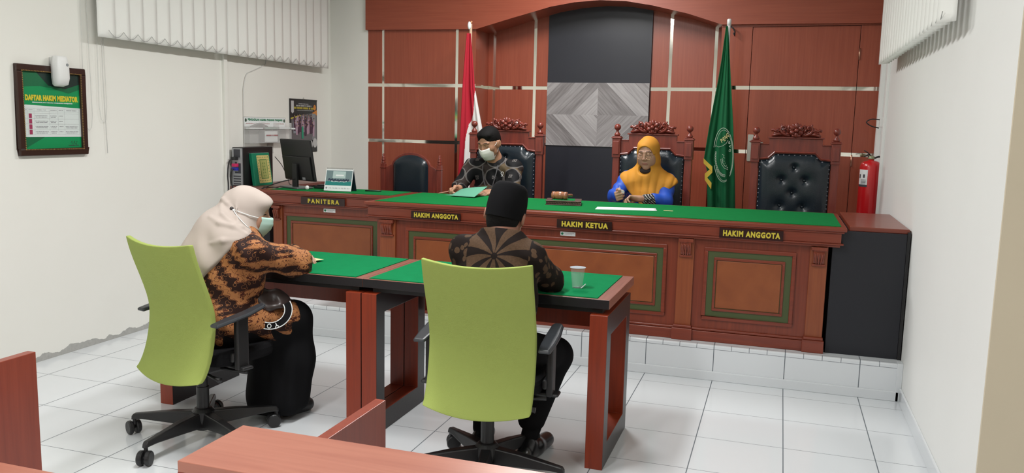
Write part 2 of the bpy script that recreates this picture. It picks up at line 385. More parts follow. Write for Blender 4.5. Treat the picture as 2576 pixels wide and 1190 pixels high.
# vertical blinds
def blind(M, y0, y1, zb, zt, n, label, off=.09, turn=.09, seed=1):
    rng = random.Random(seed); c = M@V(((y0+y1)/2, zb, off)); t = thing('vertical_blind', (c.x,c.y,zt), label, 'blind', 'white vertical blinds')
    MB().box((y0,zt-.05,off-.025),(y1,zt,off+.025),0,M).build('headrail', M_['white'], t, bev=.003)
    for a in (y0,y1-.03): MB().box((a,zt-.05,0),(a+.03,zt-.02,off-.02),0,M).build('bracket', M_['white'], t)
    st = (y1-y0)/n; w = st*1.08; ch = []
    for i in range(n):
        cx = y0+st*(i+.5); a = turn+rng.uniform(-.025,.025); dx = w/2*math.cos(a); dz = w/2*math.sin(a); bow = .001
        P = []
        for zz in (zb, zb+.035, zt-.05):
            row = []
            for k in range(5):
                s = k/4*2-1; row.append(M@V((cx+dx*s, zz, off+dz*s+bow*(1-s*s))))
            P.append(row)
        o = MB().grid(P).build('slat', M_['blind'], t, smooth=True); sm = o.modifiers.new('thickness','SOLIDIFY'); sm.thickness = .0012
        if i: 
            x0 = ch[-1] if ch else None
        e = (cx-dx, off-dz)
        if i > 0:
            s0, s1 = (cx-st, off+.016), (cx, off+.016)
            pts = [M@V((s0[0]+(s1[0]-s0[0])*k/6, zb+.046-.040*math.sin(PI*k/6), s0[1])) for k in range(7)]
            ch.append(pts)
        pe = (cx+dx*.9, off+dz*.9)
    mb = MB()
    for p in ch: mb.tube(p, .0018, 5)
    mb.build('bead_chain', M_['chain'], t)
    return t
XB = LX+.09; ya = at(250,98,'x',XB).y; ym = at(572,133,'x',XB).y; yb = at(824,158,'x',XB).y; zl = (at(257,98,'x',XB).z+at(571,133,'x',XB).z)/2
blind(ML, ya, ym-.008, zl, 2.98, 10, 'white vertical blind on the left wall, the one nearer the framed poster', seed=2)
blind(ML, ym+.008, yb, zl, 2.98, 12, 'white vertical blind on the left wall, the one nearer the wood-clad wall', seed=3)
XB = RX-.09; ya = at(2222,160,'x',XB).y; yb = at(2386,50,'x',XB).y; zr = (at(2222,160,'x',XB).z+at(2398,48,'x',XB).z)/2
blind(MR, -min(ya,1.90), -yb, zr, 2.98, 20, 'white vertical blind high on the right wall above the fire extinguisher', seed=4, turn=-.45)
# hanging cords beside the first blind
for k,(yy_,z1,nm) in enumerate(((-.86,1.235,'long grey-white pull cord ending lowest beside the left blind'),(-.90,1.43,'looped white pull cord hanging beside the left blind'),(-1.02,1.38,'faint white pull cord hanging furthest left beside the left blind'))):
    mb = MB(); a = LX+.012
    if k: mb.tube([(a,yy_,2.9),(a,yy_+.004,2.2),(a,yy_-.003,z1+.1),(a,yy_+.01,z1+.02),(a,yy_+.03,z1),(a,yy_+.05,z1+.02),(a,yy_+.06,z1+.1),(a,yy_+.05,2.2),(a,yy_+.055,2.9)], .0013, 5)
    else: mb.tube([(a,yy_,2.9),(a,yy_+.004,2.2),(a,yy_-.003,1.7),(a,yy_+.01,z1)], .0016, 5)
    o = mb.build('blind_cord', M_['cord'], smooth=True); rebase(o); tag(o, nm, 'cord', 'blind pull cords')
# cable trunking on both walls
o = MB().box((LX,.335,0),(LX+.022,.375,CEIL)).build('cable_trunking', M_['white_l'], bev=.002); rebase(o); tag(o, 'white vertical cable trunking on the left wall between the poster and brochure rack', 'trunking', 'wall cable trunking')
o = MB().box((RX-.02,1.50,PZ),(RX,1.53,CEIL)).box((RX-.03,1.80,PZ),(RX,1.88,CEIL)).build('cable_trunking', M_['white_r'], bev=.002); rebase(o); tag(o, 'white vertical cable trunking on the right wall behind the fire extinguisher', 'trunking', 'wall cable trunking')
# ceiling fixtures (the lamps of the room)
for i,(x,y) in enumerate(((-1.75,.55),(-1.75,-2.3),(-1.75,-5.2),(1.6,-4.6))):
    t = thing('ceiling_lamp', (x,y,CEIL), 'white tube lamp on the ceiling', 'lamp', 'ceiling lamps')
    MB().box((x-.18,y-.65,CEIL-.06),(x+.18,y+.65,CEIL)).build('housing', M_['white'], t)
# ================================================================ the judges' bench
TZ = .945
def raised_panel(t, x0, x1, z0, z1, y):    # olive band, dark moulding, orange centre
    p = MB().box((x0,y-.004,z0),(x1,y,z1)).build('inset_panel', M_['green_trim'], t, label='olive green band around the orange wood panel')
    mb = MB()
    for i in (0,1):
        a,b,c,d = (x0-.022,x1+.022,z0-.022,z1+.022) if i == 0 else (x0+.036,x1-.036,z0+.036,z1-.036)
        w = .022 if i == 0 else .016; h = .011
        mb.box((a,y-h,c),(b,y,c+w)).box((a,y-h,d-w),(b,y,d)).box((a,y-h,c+w),(a+w,y,d-w)).box((b-w,y-h,c+w),(b,y,d-w))
    mb.build('moulding', M_['bench_wood'], p, bev=.004)
    MB().box((x0+.055,y-.008,z0+.055),(x1-.055,y,z1-.055)).build('centre_panel', M_['panel_wood'], p, bev=.005, label='orange wood centre panel')
def corbel(t, x0, x1, z0, z1, y, parent):
    mb = MB(); mb.box((x0-.004,y-.030,z1-.02),(x1+.004,y,z1)); mb.box((x0+.008,y-.026,z1-.028),(x1-.008,y,z1-.02))
    prof = [(0,z0+.012),(-.010,z0+.014),(-.018,z0+.030),(-.020,z0+.040),(-.026,z0+.05),(-.031,z0+.062),(-.030,z0+.076),(-.024,z1-.028),(0,z1-.028)]
    mb.prism([(y+a,b) for a,b in prof], x0+.010, x1-.010, ax='x')
    xc = (x0+x1)/2
    for s in (-1,0,1): mb.tube([(xc+s*.018,y-.024,z1-.03),(xc+s*.018,y-.033,z0+.07),(xc+s*.016,y-.027,z0+.048),(xc+s*.014,y-.021,z0+.03),(xc+s*.012,y-.014,z0+.012)], [.004,.006,.006,.007,.004], 6)
    mb.box((x0+.002,y-.014,z0),(x1-.002,y,z0+.012))
    mb.build('corbel', M_['bench_wood_v'], parent, bev=.002)
def pilaster(t, x0, x1, y, zt):
    mb = MB().box((x0,y-.014,.30),(x1,y,zt)); p = mb.build('pilaster', M_['pil_wood'], t, bev=.003)
    MB().box((x0-.012,y-.042,PZ),(x1+.012,y,.285)).box((x0-.006,y-.034,.285),(x1+.006,y,.302)).build('plinth_block', M_['bench_wood'], p, bev=.004)
    corbel(t, x0+.008, x1-.008, zt-.115, zt-.004, y-.014, p)
def cornice(t, x0, x1, y0, y1, oh, ohl):   # stacked mouldings under a bench top; oh front/right, ohl left
    def lay(z0, z1, k): return ((x0-ohl*k, y0-oh*k*.62, z0), (x1+oh*k, y1, z1))
    mb = MB()
    for z0,z1,k in ((.832,.845,.66),(.845,.854,.86),(.854,.912,.70),(.912,.922,.86)): mb.box(*lay(z0,z1,k))
    mb.build('cornice', M_['bench_wood'], t, bev=.003)
    mb = MB(); mb.box(*lay(.922,TZ,1.0)); mb.build('bench_top', M_['bench_wood'], t, bev=.005)
BF = -.150
t = thing('judges_bench', (-1.2,.2,PZ), 'long reddish wooden judges bench with olive-banded panels on the white tiled platform', 'bench')
MB().box((-2.66,BF,PZ),(.195,-.10,.832)).box((-2.66,-.10,PZ),(-2.62,.66,.832)).box((.155,-.10,PZ),(.195,.66,.832)).build('carcass', M_['bench_wood_v'], t, bev=.002)
cornice(t, -2.66, .195, BF, .70, .088, .075)
raised_panel(t, -2.425, -.735, .365, .762, BF); raised_panel(t, -.47, .004, .365, .762, BF)
MB().box((-2.66,BF-.022,PZ),(.195,BF,.275)).box((-2.66,BF-.014,.275),(.195,BF,.29)).build('plinth', M_['bench_wood'], t, bev=.004)
for a,b in ((-2.635,-2.52),(-.648,-.552),(.098,.193)): pilaster(t, a, b, BF, .832)
def nameplate(s, x0, x1, z0, z1, y, label, sp=.08, bold=.055, gap=1.2):
    M = frame((x0,y-.004,z0),(1,0,0),(0,0,1)); w = x1-x0; h = z1-z0
    o = MB().box((0,0,0),(w,h,.004),0,M); o = o.build('nameplate', M_['plate']); rebase(o); tag(o, label, 'sign', 'nameplates on the benches')
    mb = MB(); text(mb, s, M, w*sp, h*.19, w*(1-sp*.75), h*.81, 0, .0048, bold, gap); mb.build('lettering', M_['yellow_t'], o)
FY = BF-.088*.62*.86
nameplate('HAKIM ANGGOTA', -2.385, -2.036, .851, .902, FY, 'dark brown nameplate reading HAKIM ANGGOTA on the left of the long bench', .06)
nameplate('HAKIM KETUA', -1.393, -1.046, .849, .904, FY, 'dark brown nameplate reading HAKIM KETUA on the middle of the long bench', .09)
nameplate('HAKIM ANGGOTA', -.410, -.054, .851, .908, FY, 'dark brown nameplate reading HAKIM ANGGOTA on the right end of the long bench', .06)
def sticker(x0, x1, z0, z1, y, label):
    M = frame((x0,y-.001,z0),(1,0,0),(0,0,1)); w = x1-x0; h = z1-z0; o = MB().box((0,0,0),(w,h,.0008),0,M).build('inventory_sticker', M_['paper']); rebase(o); tag(o, label, 'sticker', 'inventory stickers on the benches')
    mb = MB(); mb.add([(h*.5+h*.32*math.cos(2*PI*k/20), h*.5+h*.32*math.sin(2*PI*k/20), .0012) for k in range(20)], [tuple(range(20))], 0, M); mb.build('emblem', M_['inkgreen'], o)
    mb = MB(); scribble(mb, M, h*1.15, h*.6, w*.92, h*.72, 0, .0012); scribble(mb, M, h*1.15, h*.3, w*.8, h*.38, 0, .0012); mb.build('print', M_['inkg'], o)
sticker(-1.382, -1.285, .795, .82, BF, 'small white inventory sticker with green emblem below the HAKIM KETUA plate')
o = MB().box((-2.69,-.135,TZ),(.255,.655,TZ+.003)).build('bench_felt', M_['felt_b']); rebase(o); tag(o, 'bright green felt sheet covering the top of the long judges bench', 'felt')
# clerk's counter
PF = .29
t = thing('clerk_counter', (-3.2,.45,PZ), 'reddish wooden clerk counter with one banded panel, joined left of the long bench', 'bench')
MB().box((-3.775,PF,PZ),(-2.70,.45,.832)).box((-3.775,.45,PZ),(-3.735,.66,.832)).build('carcass', M_['bench_wood_v'], t, bev=.002)
cornice(t, -3.775, -2.82, PF, .68, .088, .10)
raised_panel(t, -3.655, -2.885, .365, .752, PF)
MB().box((-3.775,PF-.022,PZ),(-2.72,PF,.275)).box((-3.775,PF-.014,.275),(-2.72,PF,.29)).build('plinth', M_['bench_wood'], t, bev=.004)
pilaster(t, -3.77, -3.69, PF, .832); pilaster(t, -2.86, -2.775, PF, .832)
FY2 = PF-.088*.62*.86
nameplate('PANITERA', -3.497, -3.128, .853, .907, FY2, 'dark brown nameplate reading PANITERA on the clerk counter', .16, .05, 1.5)
sticker(-3.336, -3.236, .795, .822, PF, 'small white inventory sticker with green emblem below the PANITERA plate')
o = MB().box((-3.80,.29,TZ),(-2.79,.66,TZ+.003)).build('counter_felt', M_['felt_b']); rebase(o); tag(o, 'darker green felt sheet on the clerk counter under the monitor', 'felt')
# side cabinets at both ends
t = thing('side_cabinet', (.46,.35,PZ), 'dark side cabinet with reddish wood top against the right wall', 'cabinet', 'side cabinets at the bench ends')
MB().box((.215,-.15,PZ),(.598,.76,.925)).build('body', M_['dark_side'], t, bev=.002)
MB().box((.300,-.135,.925),(.610,.77,TZ+.005)).build('cabinet_top', M_['bench_wood'], t, bev=.003)
MB().box((.598,-.155,PZ),(.614,-.135,.935)).build('edge_strip', M_['black_void'], t)
t = thing('side_cabinet', (-4.07,.8,PZ), 'dark side cabinet in the left corner under the computer tower', 'cabinet', 'side cabinets at the bench ends')
MB().box((-4.22,.42,PZ),(-3.90,1.24,.925)).build('body', M_['dark_side'], t, bev=.002)
MB().box((-4.225,.37,.925),(-3.892,1.26,TZ+.003)).build('cabinet_top', wood('cabinet_top_brown',(.24,.10,.08),(.16,.06,.05),(3,50,50),.4), t, bev=.003)
# ================================================================ witness tables
def make_table(x0, label):
    y0, y1, w = -1.745, -1.135, 1.165; x1 = x0+w
    t = thing('witness_table', ((x0+x1)/2,-1.44,0), label, 'table', 'witness tables')
    mb = MB(); mb.box((x0,y0,.708),(x1,y1,.748)); mb.f, mb.mi = mb.f, mb.mi
    mb.mi[1] = 1
    mb.mi[3] = 1
    mb.build('tabletop', [M_['black_side'],M_['table_edge']], t, bev=.0015)
    MB().box((x0+.035,y0+.035,.683),(x1-.035,y1-.035,.708)).build('apron', M_['black_void'], t)
    MB().box((x0+.09,y1-.1,.50),(x1-.09,y1-.085,.69)).build('modesty_panel', M_['table_red'], t)
    for a in (x0+.0008, x1-.0788):
        b = a+.078; ya, yb = -1.76, -1.21
        o = [(ya,0),(yb,0),(yb,.683),(ya,.683)]; i = [(ya+.085,.10),(yb-.085,.10),(yb-.085,.585),(ya+.085,.585)]
        mb = MB(); vs = [(a,*p) for p in o+i]+[(b,*p) for p in o+i]
        fs = []; mi = []
        for k in range(4):
            n = (k+1)%4
            fs.append((k,4+k,4+n,n)); mi.append(1); fs.append((8+k,8+n,12+n,12+k)); mi.append(1)
            fs.append((k,n,8+n,8+k)); mi.append(0); fs.append((4+k,12+k,12+n,4+n)); mi.append(0)
        mb.v = vs; mb.f = fs; mb.mi = mi
        mb.build('leg_frame', [M_['table_red'],M_['black_side']], t, bev=.002)
    return t
make_table(-1.910, 'dark edged witness table with red frame legs, the right one with the water cup')
make_table(-3.077, 'dark edged witness table with red frame legs, the left one where the woman leans')
o = MB().box((-1.885,-1.728,.748),(-.80,-1.150,.7515)).build('table_felt', M_['felt']); rebase(o); tag(o, 'green felt mat on the right witness table', 'felt')
o = MB().box((-3.04,-1.728,.748),(-1.955,-1.150,.7515)).build('table_felt', M_['felt']); rebase(o); tag(o, 'green felt mat on the left witness table', 'felt')
# ================================================================ green office chairs
prof = [(.315,.205),(.36,.185),(.42,.155),(.50,.135),(.58,.125),(.64,.127),(.72,.152),(.80,.182),(.88,.212),(.935,.228)]   # height, distance behind the hub
def back_pt(s, k, off=0):                  # s -1..1 across, k index along the profile
    z, d = prof[k]; w = .224; e = abs(s)**2
    if k == 0: z += .030*e
    if k == len(prof)-1: z += .020*e-.005
    return V((s*w, -(d+off)+.030*e, z))
def make_office_chair(label):
    t = thing('office_chair', (0,0,0), label, 'chair', 'green backed swivel chairs')
    mb = MB(); n = 11
    for side,off in ((0,.013),(1,-.013)):
        P = [[back_pt(j/(n-1)*2-1,k,off) for j in range(n)] for k in range(len(prof))]; mb.grid(P)
    a = len(prof)*n
    K = len(prof)
    for j in range(n-1): mb.f += [(j,j+1,a+j+1,a+j),((K-1)*n+j,a+(K-1)*n+j,a+(K-1)*n+j+1,(K-1)*n+j+1)]; mb.mi += [0,0]
    for k in range(K-1): mb.f += [(k*n,a+k*n,a+(k+1)*n,(k+1)*n),(k*n+n-1,(k+1)*n+n-1,a+(k+1)*n+n-1,a+k*n+n-1)]; mb.mi += [0,0]
    o = mb.build('backrest', M_['lime'], t, smooth=True); b = o.modifiers.new('bevel','BEVEL'); b.width = .006; b.segments = 3; b.limit_method = 'ANGLE'; b.angle_limit = .8
    sd = o.modifiers.new('sub','SUBSURF'); sd.levels = 1; sd.render_levels = 1
    mb = MB().box((-.05,-.115,.36),(.05,-.085,.50)).box((-.05,-.11,.33),(.05,.04,.365)); mb.build('back_bracket', M_['plastic'], t, bev=.008)
    # seat
    pts = []
    for k in range(24):
        th = 2*PI*k/24; c, s_ = math.cos(th), math.sin(th); pts.append((.235*math.copysign(abs(c)**.5,c), .085+.19*math.copysign(abs(s_)**.5,s_)))
    mb = MB(); mb.prism(pts, .385, .45); mb.build('seat', M_['blackcloth'], t, bev=.02)
    MB().box((-.11,-.13,.335),(.11,.12,.385)).build('mechanism', M_['plastic'], t, bev=.01)
    MB().tube([(.10,.02,.352),(.17,.04,.345),(.235,.06,.348)],[.008,.008,.014]).build('lever', M_['plastic'], t, smooth=True)
    MB().tube([(.10,-.07,.352),(.17,-.07,.34),(.22,-.07,.335)],[.007,.007,.013]).build('lever', M_['plastic'], t, smooth=True)
    MB().lathe([(.028,.13),(.028,.25),(.024,.252),(.024,.34)]).build('gas_column', M_['plastic'], t, smooth=False)
    mb = MB().lathe([(.032,.045),(.045,.06),(.052,.10),(.05,.135),(.036,.15)])
    for k in range(5):
        R = Matrix.Rotation(2*PI*k/5-PI/2+.175,4,'Z')
        secs = [(.02,.062,.135,.031),(.15,.072,.126,.026),(.29,.080,.108,.019),(.335,.078,.102,.017),(.345,.072,.09,.014)]
        vs = []
        for x,zb,zt,w in secs: vs += [(x,-w,zb),(x,w,zb),(x,w*.7,zt),(x,-w*.7,zt)]
        fs = [(i*4+j,i*4+(j+1)%4,i*4+4+(j+1)%4,i*4+4+j) for i in range(4) for j in range(4)]+[(0,3,2,1),(16,17,18,19)]
        mb.add(vs, fs, 0, R)
    mb.build('star_base', M_['plastic'], t, bev=.005)
    for k in range(5):
        R = Matrix.Rotation(2*PI*k/5-PI/2+.175,4,'Z')@Matrix.Translation((.335,0,0))@Matrix.Rotation(k*1.3+.4,4,'Z')
        mb = MB()
        for s in (-1,1):
            mb.lathe([(.012,-.011),(.028,-.011),(.0325,-.006),(.0325,.006),(.028,.011),(.012,.011)],n=20,M=R@Matrix.Translation((.012,s*.017,.0328))@Matrix.Rotation(PI/2,4,'X'))
        mb.tube([(.012,-.02,.0328),(.012,.02,.0328)],.008,8,0,R)
        c = mb.build('castor', M_['plastic'], t)
        MB().tube([(0,0,.088),(0,0,.05),(.012,0,.03)],[.009,.009,.006],8,0,R).build('stem', M_['plastic'], c)
    for s in (-1,1):
        mb = MB(); mb.box((s*.245-.010,-.03,.41),(s*.245+.010,.06,.45)); mb.box((s*.12,-.01,.375),(s*.30,.05,.39)); mb.box((s*.262-.014,-.018,.376),(s*.262+.014,.045,.612))
        a_ = mb.build('armrest', M_['plastic'], t, bev=.008)
        vs = []
        for x,w,z in ((-.13,.026,.580),(-.05,.033,.593),(.04,.034,.607),(.12,.028,.626),(.14,.017,.631)):
            vs += [(s*.262-w,x,z+.006),(s*.262+w,x,z+.006),(s*.262+w*.9,x,z+.022),(s*.262-w*.9,x,z+.022)]
        fs = [(i*4+j,i*4+(j+1)%4,i*4+4+(j+1)%4,i*4+4+j) for i in range(4) for j in range(4)]+[(0,3,2,1),(16,17,18,19)]
        MB().add(vs, fs).build('arm_pad', M_['plastic_g'], a_, bev=.008, smooth=False)
    return t
c1 = make_office_chair('lime green backed swivel chair with black base under the man in the black cap')
c2 = copy_tree(c1); c2['label'] = 'lime green backed swivel chair with black base under the woman in the cream headscarf'
c1.location = (-1.195,-1.985,0); c1.rotation_euler.z = math.radians(3)
c2.location = (-2.56,-2.07,0); c2.rotation_euler.z = math.radians(75-90)
# ================================================================ carved chairs on the platform
def make_judge_chair(label):
    t = thing('carved_chair', (0,0,PZ), label, 'chair', 'tall carved judges chairs'); wm = M_['chair_wood']
    ZB = lambda z: z                     # world heights, chair back plane y = 0
    for s in (-1,1):
        x = s*.280; mb = MB().box((x-.026,-.026,PZ),(x+.026,.03,1.385)).box((x-.032,-.034,1.245),(x+.032,.032,1.392)).box((x-.024,-.042,1.268),(x+.024,-.034,1.372)).box((x-.038,-.040,1.392),(x+.038,.038,1.402)).box((x-.032,-.034,1.402),(x+.032,.032,1.411))
        p = mb.build('back_post', wm, t, bev=.003)
        MB().lathe([(.020,1.411),(.025,1.418),(.022,1.428),(.012,1.440),(.009,1.450),(.011,1.455),(.018,1.460),(.0245,1.469),(.0262,1.480),(.0235,1.492),(.015,1.501),(.004,1.505)],(x,0,0),16).build('finial', wm, p, smooth=True)
    hb = [(-.254,1.20),(.254,1.20),(.254,1.376),(.186,1.376),(.186,1.424),(-.186,1.424),(-.186,1.376),(-.254,1.376)]
    mb = MB().prism(hb, -.012, .016, ax='y'); mb.box((-.196,-.022,1.424),(.196,.022,1.436)); 
    for s in (-1,1): mb.box((s*.186,-.018,1.376),(s*.256,.018,1.384))
    mb.build('headboard', wm, t, bev=.002)
    lead = [(-.250,.70),(.250,.70),(.250,1.262),(.180,1.270),(.138,1.312),(-.138,1.312),(-.180,1.270),(-.250,1.262)]
    MB().tube([(x,-.022,z) for x,z in [(-.253,1.272),(-.186,1.280),(-.142,1.323),(.142,1.323),(.186,1.280),(.253,1.272)]],.008,6).build('arch_moulding', wm, t)
    # padded leather back: inflated grid clipped to the outline
    btn = [(0,1.215),(-.082,1.122),(.078,1.122),(-.004,1.028),(-.085,.932),(.075,.928),(-.004,.84)]
    def topz(x):
        ax = abs(x)
        return 1.312 if ax <= .138 else (1.312-(ax-.138) if ax <= .18 else 1.270-(ax-.18)*.11)
    nx, nz = 46, 60; P = []
    for j in range(nz+1):
        row = []
        for i in range(nx+1):
            x = -.25+.5*i/nx; z = .66+(topz(x)-.66)*j/nz
            e = min(.25-abs(x), (topz(x)-z), z-.62); h = .042*(1-math.exp(-max(e,0)/.028))
            for bx,bz in btn:
                d2 = (x-bx)**2+(z-bz)**2; h -= .022*math.exp(-d2/.00045)+.007*math.exp(-d2/.004)
            row.append((x,-.014-h,z))
        P.append(row)
    lb = MB().grid(P).build('leather_back', M_['leather'], t, smooth=True)
    for bx,bz in btn: MB().ball((bx,-.034,bz),(.010,.007,.010),10).build('button', M_['leather'], lb, smooth=True)
    st = [(-.239,z) for z in np.arange(.92,1.25,.032)]+[(.239,z) for z in np.arange(.92,1.25,.032)]+[(x,topz(x)-.011) for x in np.arange(-.23,.231,.0385)]
    for x,z in st: MB().ball((x,-.024,z),(.0078,.007,.0078),8).build('stud', M_['stud'], lb, smooth=True)
    # crest: flower, scrolls and leaves
    mb = MB(); cz = 1.488; cy = -.012
    mb.ball((0,cy-.022,cz),(.017,.013,.016),12)
    for k in range(6):
        a = 2*PI*k/6+PI/2; R = Matrix.Rotation(-a,3,'Y')
        mb.ball((.034*math.cos(a),cy-.010,cz+.034*math.sin(a)),(.0235,.009,.0175),12,R=R)
        mb.tube([(.016*math.cos(a),cy-.018,cz+.016*math.sin(a)),(.036*math.cos(a),cy-.020,cz+.036*math.sin(a)),(.056*math.cos(a),cy-.014,cz+.056*math.sin(a))],[.003,.0035,.001],5)
        a2 = a+PI/6; R2 = Matrix.Rotation(-a2,3,'Y'); mb.ball((.040*math.cos(a2),cy-.003,cz+.040*math.sin(a2)),(.020,.006,.014),10,R=R2)
    mb.ball((0,cy-.006,cz+.050),(.013,.008,.012),8)
    for s in (-1,1):
        def tb(pts, r): mb.tube([(s*x,cy+dy,z) for x,dy,z in pts], r, 7)
        tb([(.045,0,1.446),(.075,-.006,1.45),(.105,-.008,1.462),(.118,-.008,1.482),(.108,-.01,1.502),(.090,-.012,1.507),(.079,-.012,1.497),(.083,-.012,1.485),(.093,-.012,1.486)],[.010,.011,.011,.010,.009,.008,.007,.006,.005])
        tb([(.055,0,1.470),(.062,-.004,1.490),(.055,-.006,1.512),(.040,-.006,1.52)],[.008,.009,.008,.005])
        tb([(.118,0,1.482),(.138,-.003,1.482),(.155,-.004,1.472),(.168,-.004,1.482),(.176,-.004,1.476)],[.011,.012,.011,.011,.008])
        tb([(.100,0,1.452),(.130,-.005,1.456),(.158,-.006,1.448),(.180,-.004,1.443)],[.008,.013,.011,.006])
        tb([(.03,0,1.452),(.022,-.008,1.446),(.012,-.01,1.441)],[.010,.010,.006])
        mb.ball((s*.178,cy,1.478),.010,8)
        for x_,z_,a_,l_ in ((.066,1.478,.9,.022),(.088,1.468,.5,.020),(.128,1.472,-.3,.022),(.150,1.462,-.2,.020),(.062,1.456,.3,.018),(.108,1.508,.8,.014)):
            mb.ball((s*x_,cy-.006,z_),(l_,.008,.008),8,R=Matrix.Rotation(-s*a_,3,'Y')); mb.tube([(s*x_-math.cos(a_)*l_*.9,cy-.013,z_-s*math.sin(a_)*l_*.9),(s*x_,cy-.016,z_),(s*x_+math.cos(a_)*l_*.9,cy-.012,z_+s*math.sin(a_)*l_*.9)],[.001,.003,.001],4)
    mb.prism([(-.17,1.436),(.17,1.436),(.165,1.466),(.13,1.492),(.10,1.508),(.05,1.514),(0,1.520),(-.05,1.514),(-.10,1.508),(-.13,1.492),(-.165,1.466)], -.008, .008, ax='y')
    mb.v = [(x*.95,y*1.25,1.436+(z-1.436)*(.93+.22*min(1,max(0,(abs(x)-.035)/.03)))) for x,y,z in mb.v]; mb.build('carved_crest', wm, t, smooth=True)
    # seat, arms, legs
    MB().box((-.25,-.50,.615),(.25,-.02,.69)).build('seat_cushion', M_['leather'], t, bev=.02)
    MB().box((-.28,-.52,.555),(.28,-.0,.615)).build('seat_frame', wm, t, bev=.004)
    for s in (-1,1):
        MB().box((s*.28-.025,-.52,PZ),(s*.28+.025,-.47,.86)).build('front_leg', wm, t, bev=.004)
        MB().box((s*.28-.03,-.53,.86),(s*.28+.03,-.02,.885)).build('armrest', wm, t, bev=.006)
    return t
jc = make_judge_chair('tall carved wooden chair with buttoned black leather back, empty in front of the door')
jc2 = copy_tree(jc); jc2['label'] = 'tall carved wooden chair with black leather back behind the woman in mustard'
jc3 = copy_tree(jc); jc3['label'] = 'tall carved wooden chair with black leather back behind the masked man at the bench'
jc.location = (0.0,1.30,PZ); jc2.location = (-1.045,1.30,PZ); jc3.location = (-2.235,1.30,PZ)
jc2.rotation_euler.z = math.radians(-2); jc3.rotation_euler.z = math.radians(2)
# clerk chair with arched back
t = thing('arched_chair', (-3.09,1.30,PZ), 'wooden chair with a plain arched black leather back behind the clerk counter', 'chair'); wm = M_['chair_wood']; cx = -3.09
for s in (-1,1):
    x = cx+s*.262; mb = MB().box((x-.020,1.28,PZ),(x+.020,1.32,1.125)).box((x-.024,1.276,1.085),(x+.024,1.324,1.095)); p = mb.build('back_post', wm, t, bev=.003)
    MB().lathe([(.016,1.125),(.019,1.135),(.013,1.143),(.017,1.150),(.019,1.158),(.012,1.166),(.015,1.174),(.013,1.184),(.008,1.192),(.010,1.199),(.005,1.210)],(x,1.30,0),14).build('finial', wm, p, smooth=True)
ar = [(cx-.245,.70)]+[(cx-.245,1.075),(cx-.22,1.10)]+[(cx+.185*math.cos(a),1.09+.135*math.sin(a)) for a in np.linspace(PI*.93,PI*.07,14)]+[(cx+.22,1.10),(cx+.245,1.075),(cx+.245,.70)]
MB().prism(ar, 1.290, 1.315, ax='y').build('back_frame', wm, t, bev=.003)
def topa(x): return 1.10+.105*math.sqrt(max(0,1-(x/.165)**2))
P = []
for j in range(31):
    row = []
    for i in range(25):
        x = -.163+.326*i/24; z = .66+(topa(x)-.66)*j/30; e = min(.163-abs(x), topa(x)-z); row.append((cx+x,1.288-.038*(1-math.exp(-max(e,0)/.02)),z))
    P.append(row)
MB().grid(P).build('leather_back', M_['leather'], t, smooth=True)
MB().box((cx-.25,.82,.60),(cx+.25,1.27,.68)).build('seat_cushion', M_['leather'], t, bev=.02)
MB().box((cx-.27,.80,.55),(cx+.27,1.30,.60)).build('seat_frame', wm, t, bev=.004)
for s in (-1,1): MB().box((cx+s*.25-.02,.80,PZ),(cx+s*.25+.02,.84,.55)).build('front_leg', wm, t, bev=.003)
# ================================================================ foreground visitor furniture
t = thing('visitor_bench', (-1.97,-3.2,0), 'reddish wooden visitor bench with two side panels, in front of the foreground desk', 'bench')
def sidep(x0, x1): MB().box((x0,-3.50,0),(x1,-2.842,.60)).build('side_panel', M_['desk_side2'], t, bev=.002)
M_['desk_side2'] = wood('cherry_side_panel', (.27,.052,.028), (.21,.038,.021), (50,50,3), .35, .1)
sidep(-2.71,-2.672); sidep(-1.272,-1.236)
MB().box((-2.672,-3.48,.36),(-1.272,-3.26,.385)).build('seat', M_['desk_wood'], t, bev=.002)
MB().box((-2.672,-3.46,.10),(-1.272,-3.435,.36)).build('rail', M_['desk_side'], t, bev=.002)
t = thing('foreground_desk', (-.3,-3.63,0), 'reddish wooden desk closest to the camera at the bottom edge', 'desk')
MB().box((-1.270,-3.745,.725),(.45,-3.520,.75)).build('desk_top', M_['desk_wood'], t, bev=.0015)
MB().box((-1.270,-3.745,0),(.45,-3.722,.725)).build('front_panel', M_['desk_side'], t)
for x in (-1.27,.427): MB().box((x,-3.722,0),(x+.023,-3.525,.725)).build('side_panel', M_['desk_side'], t)
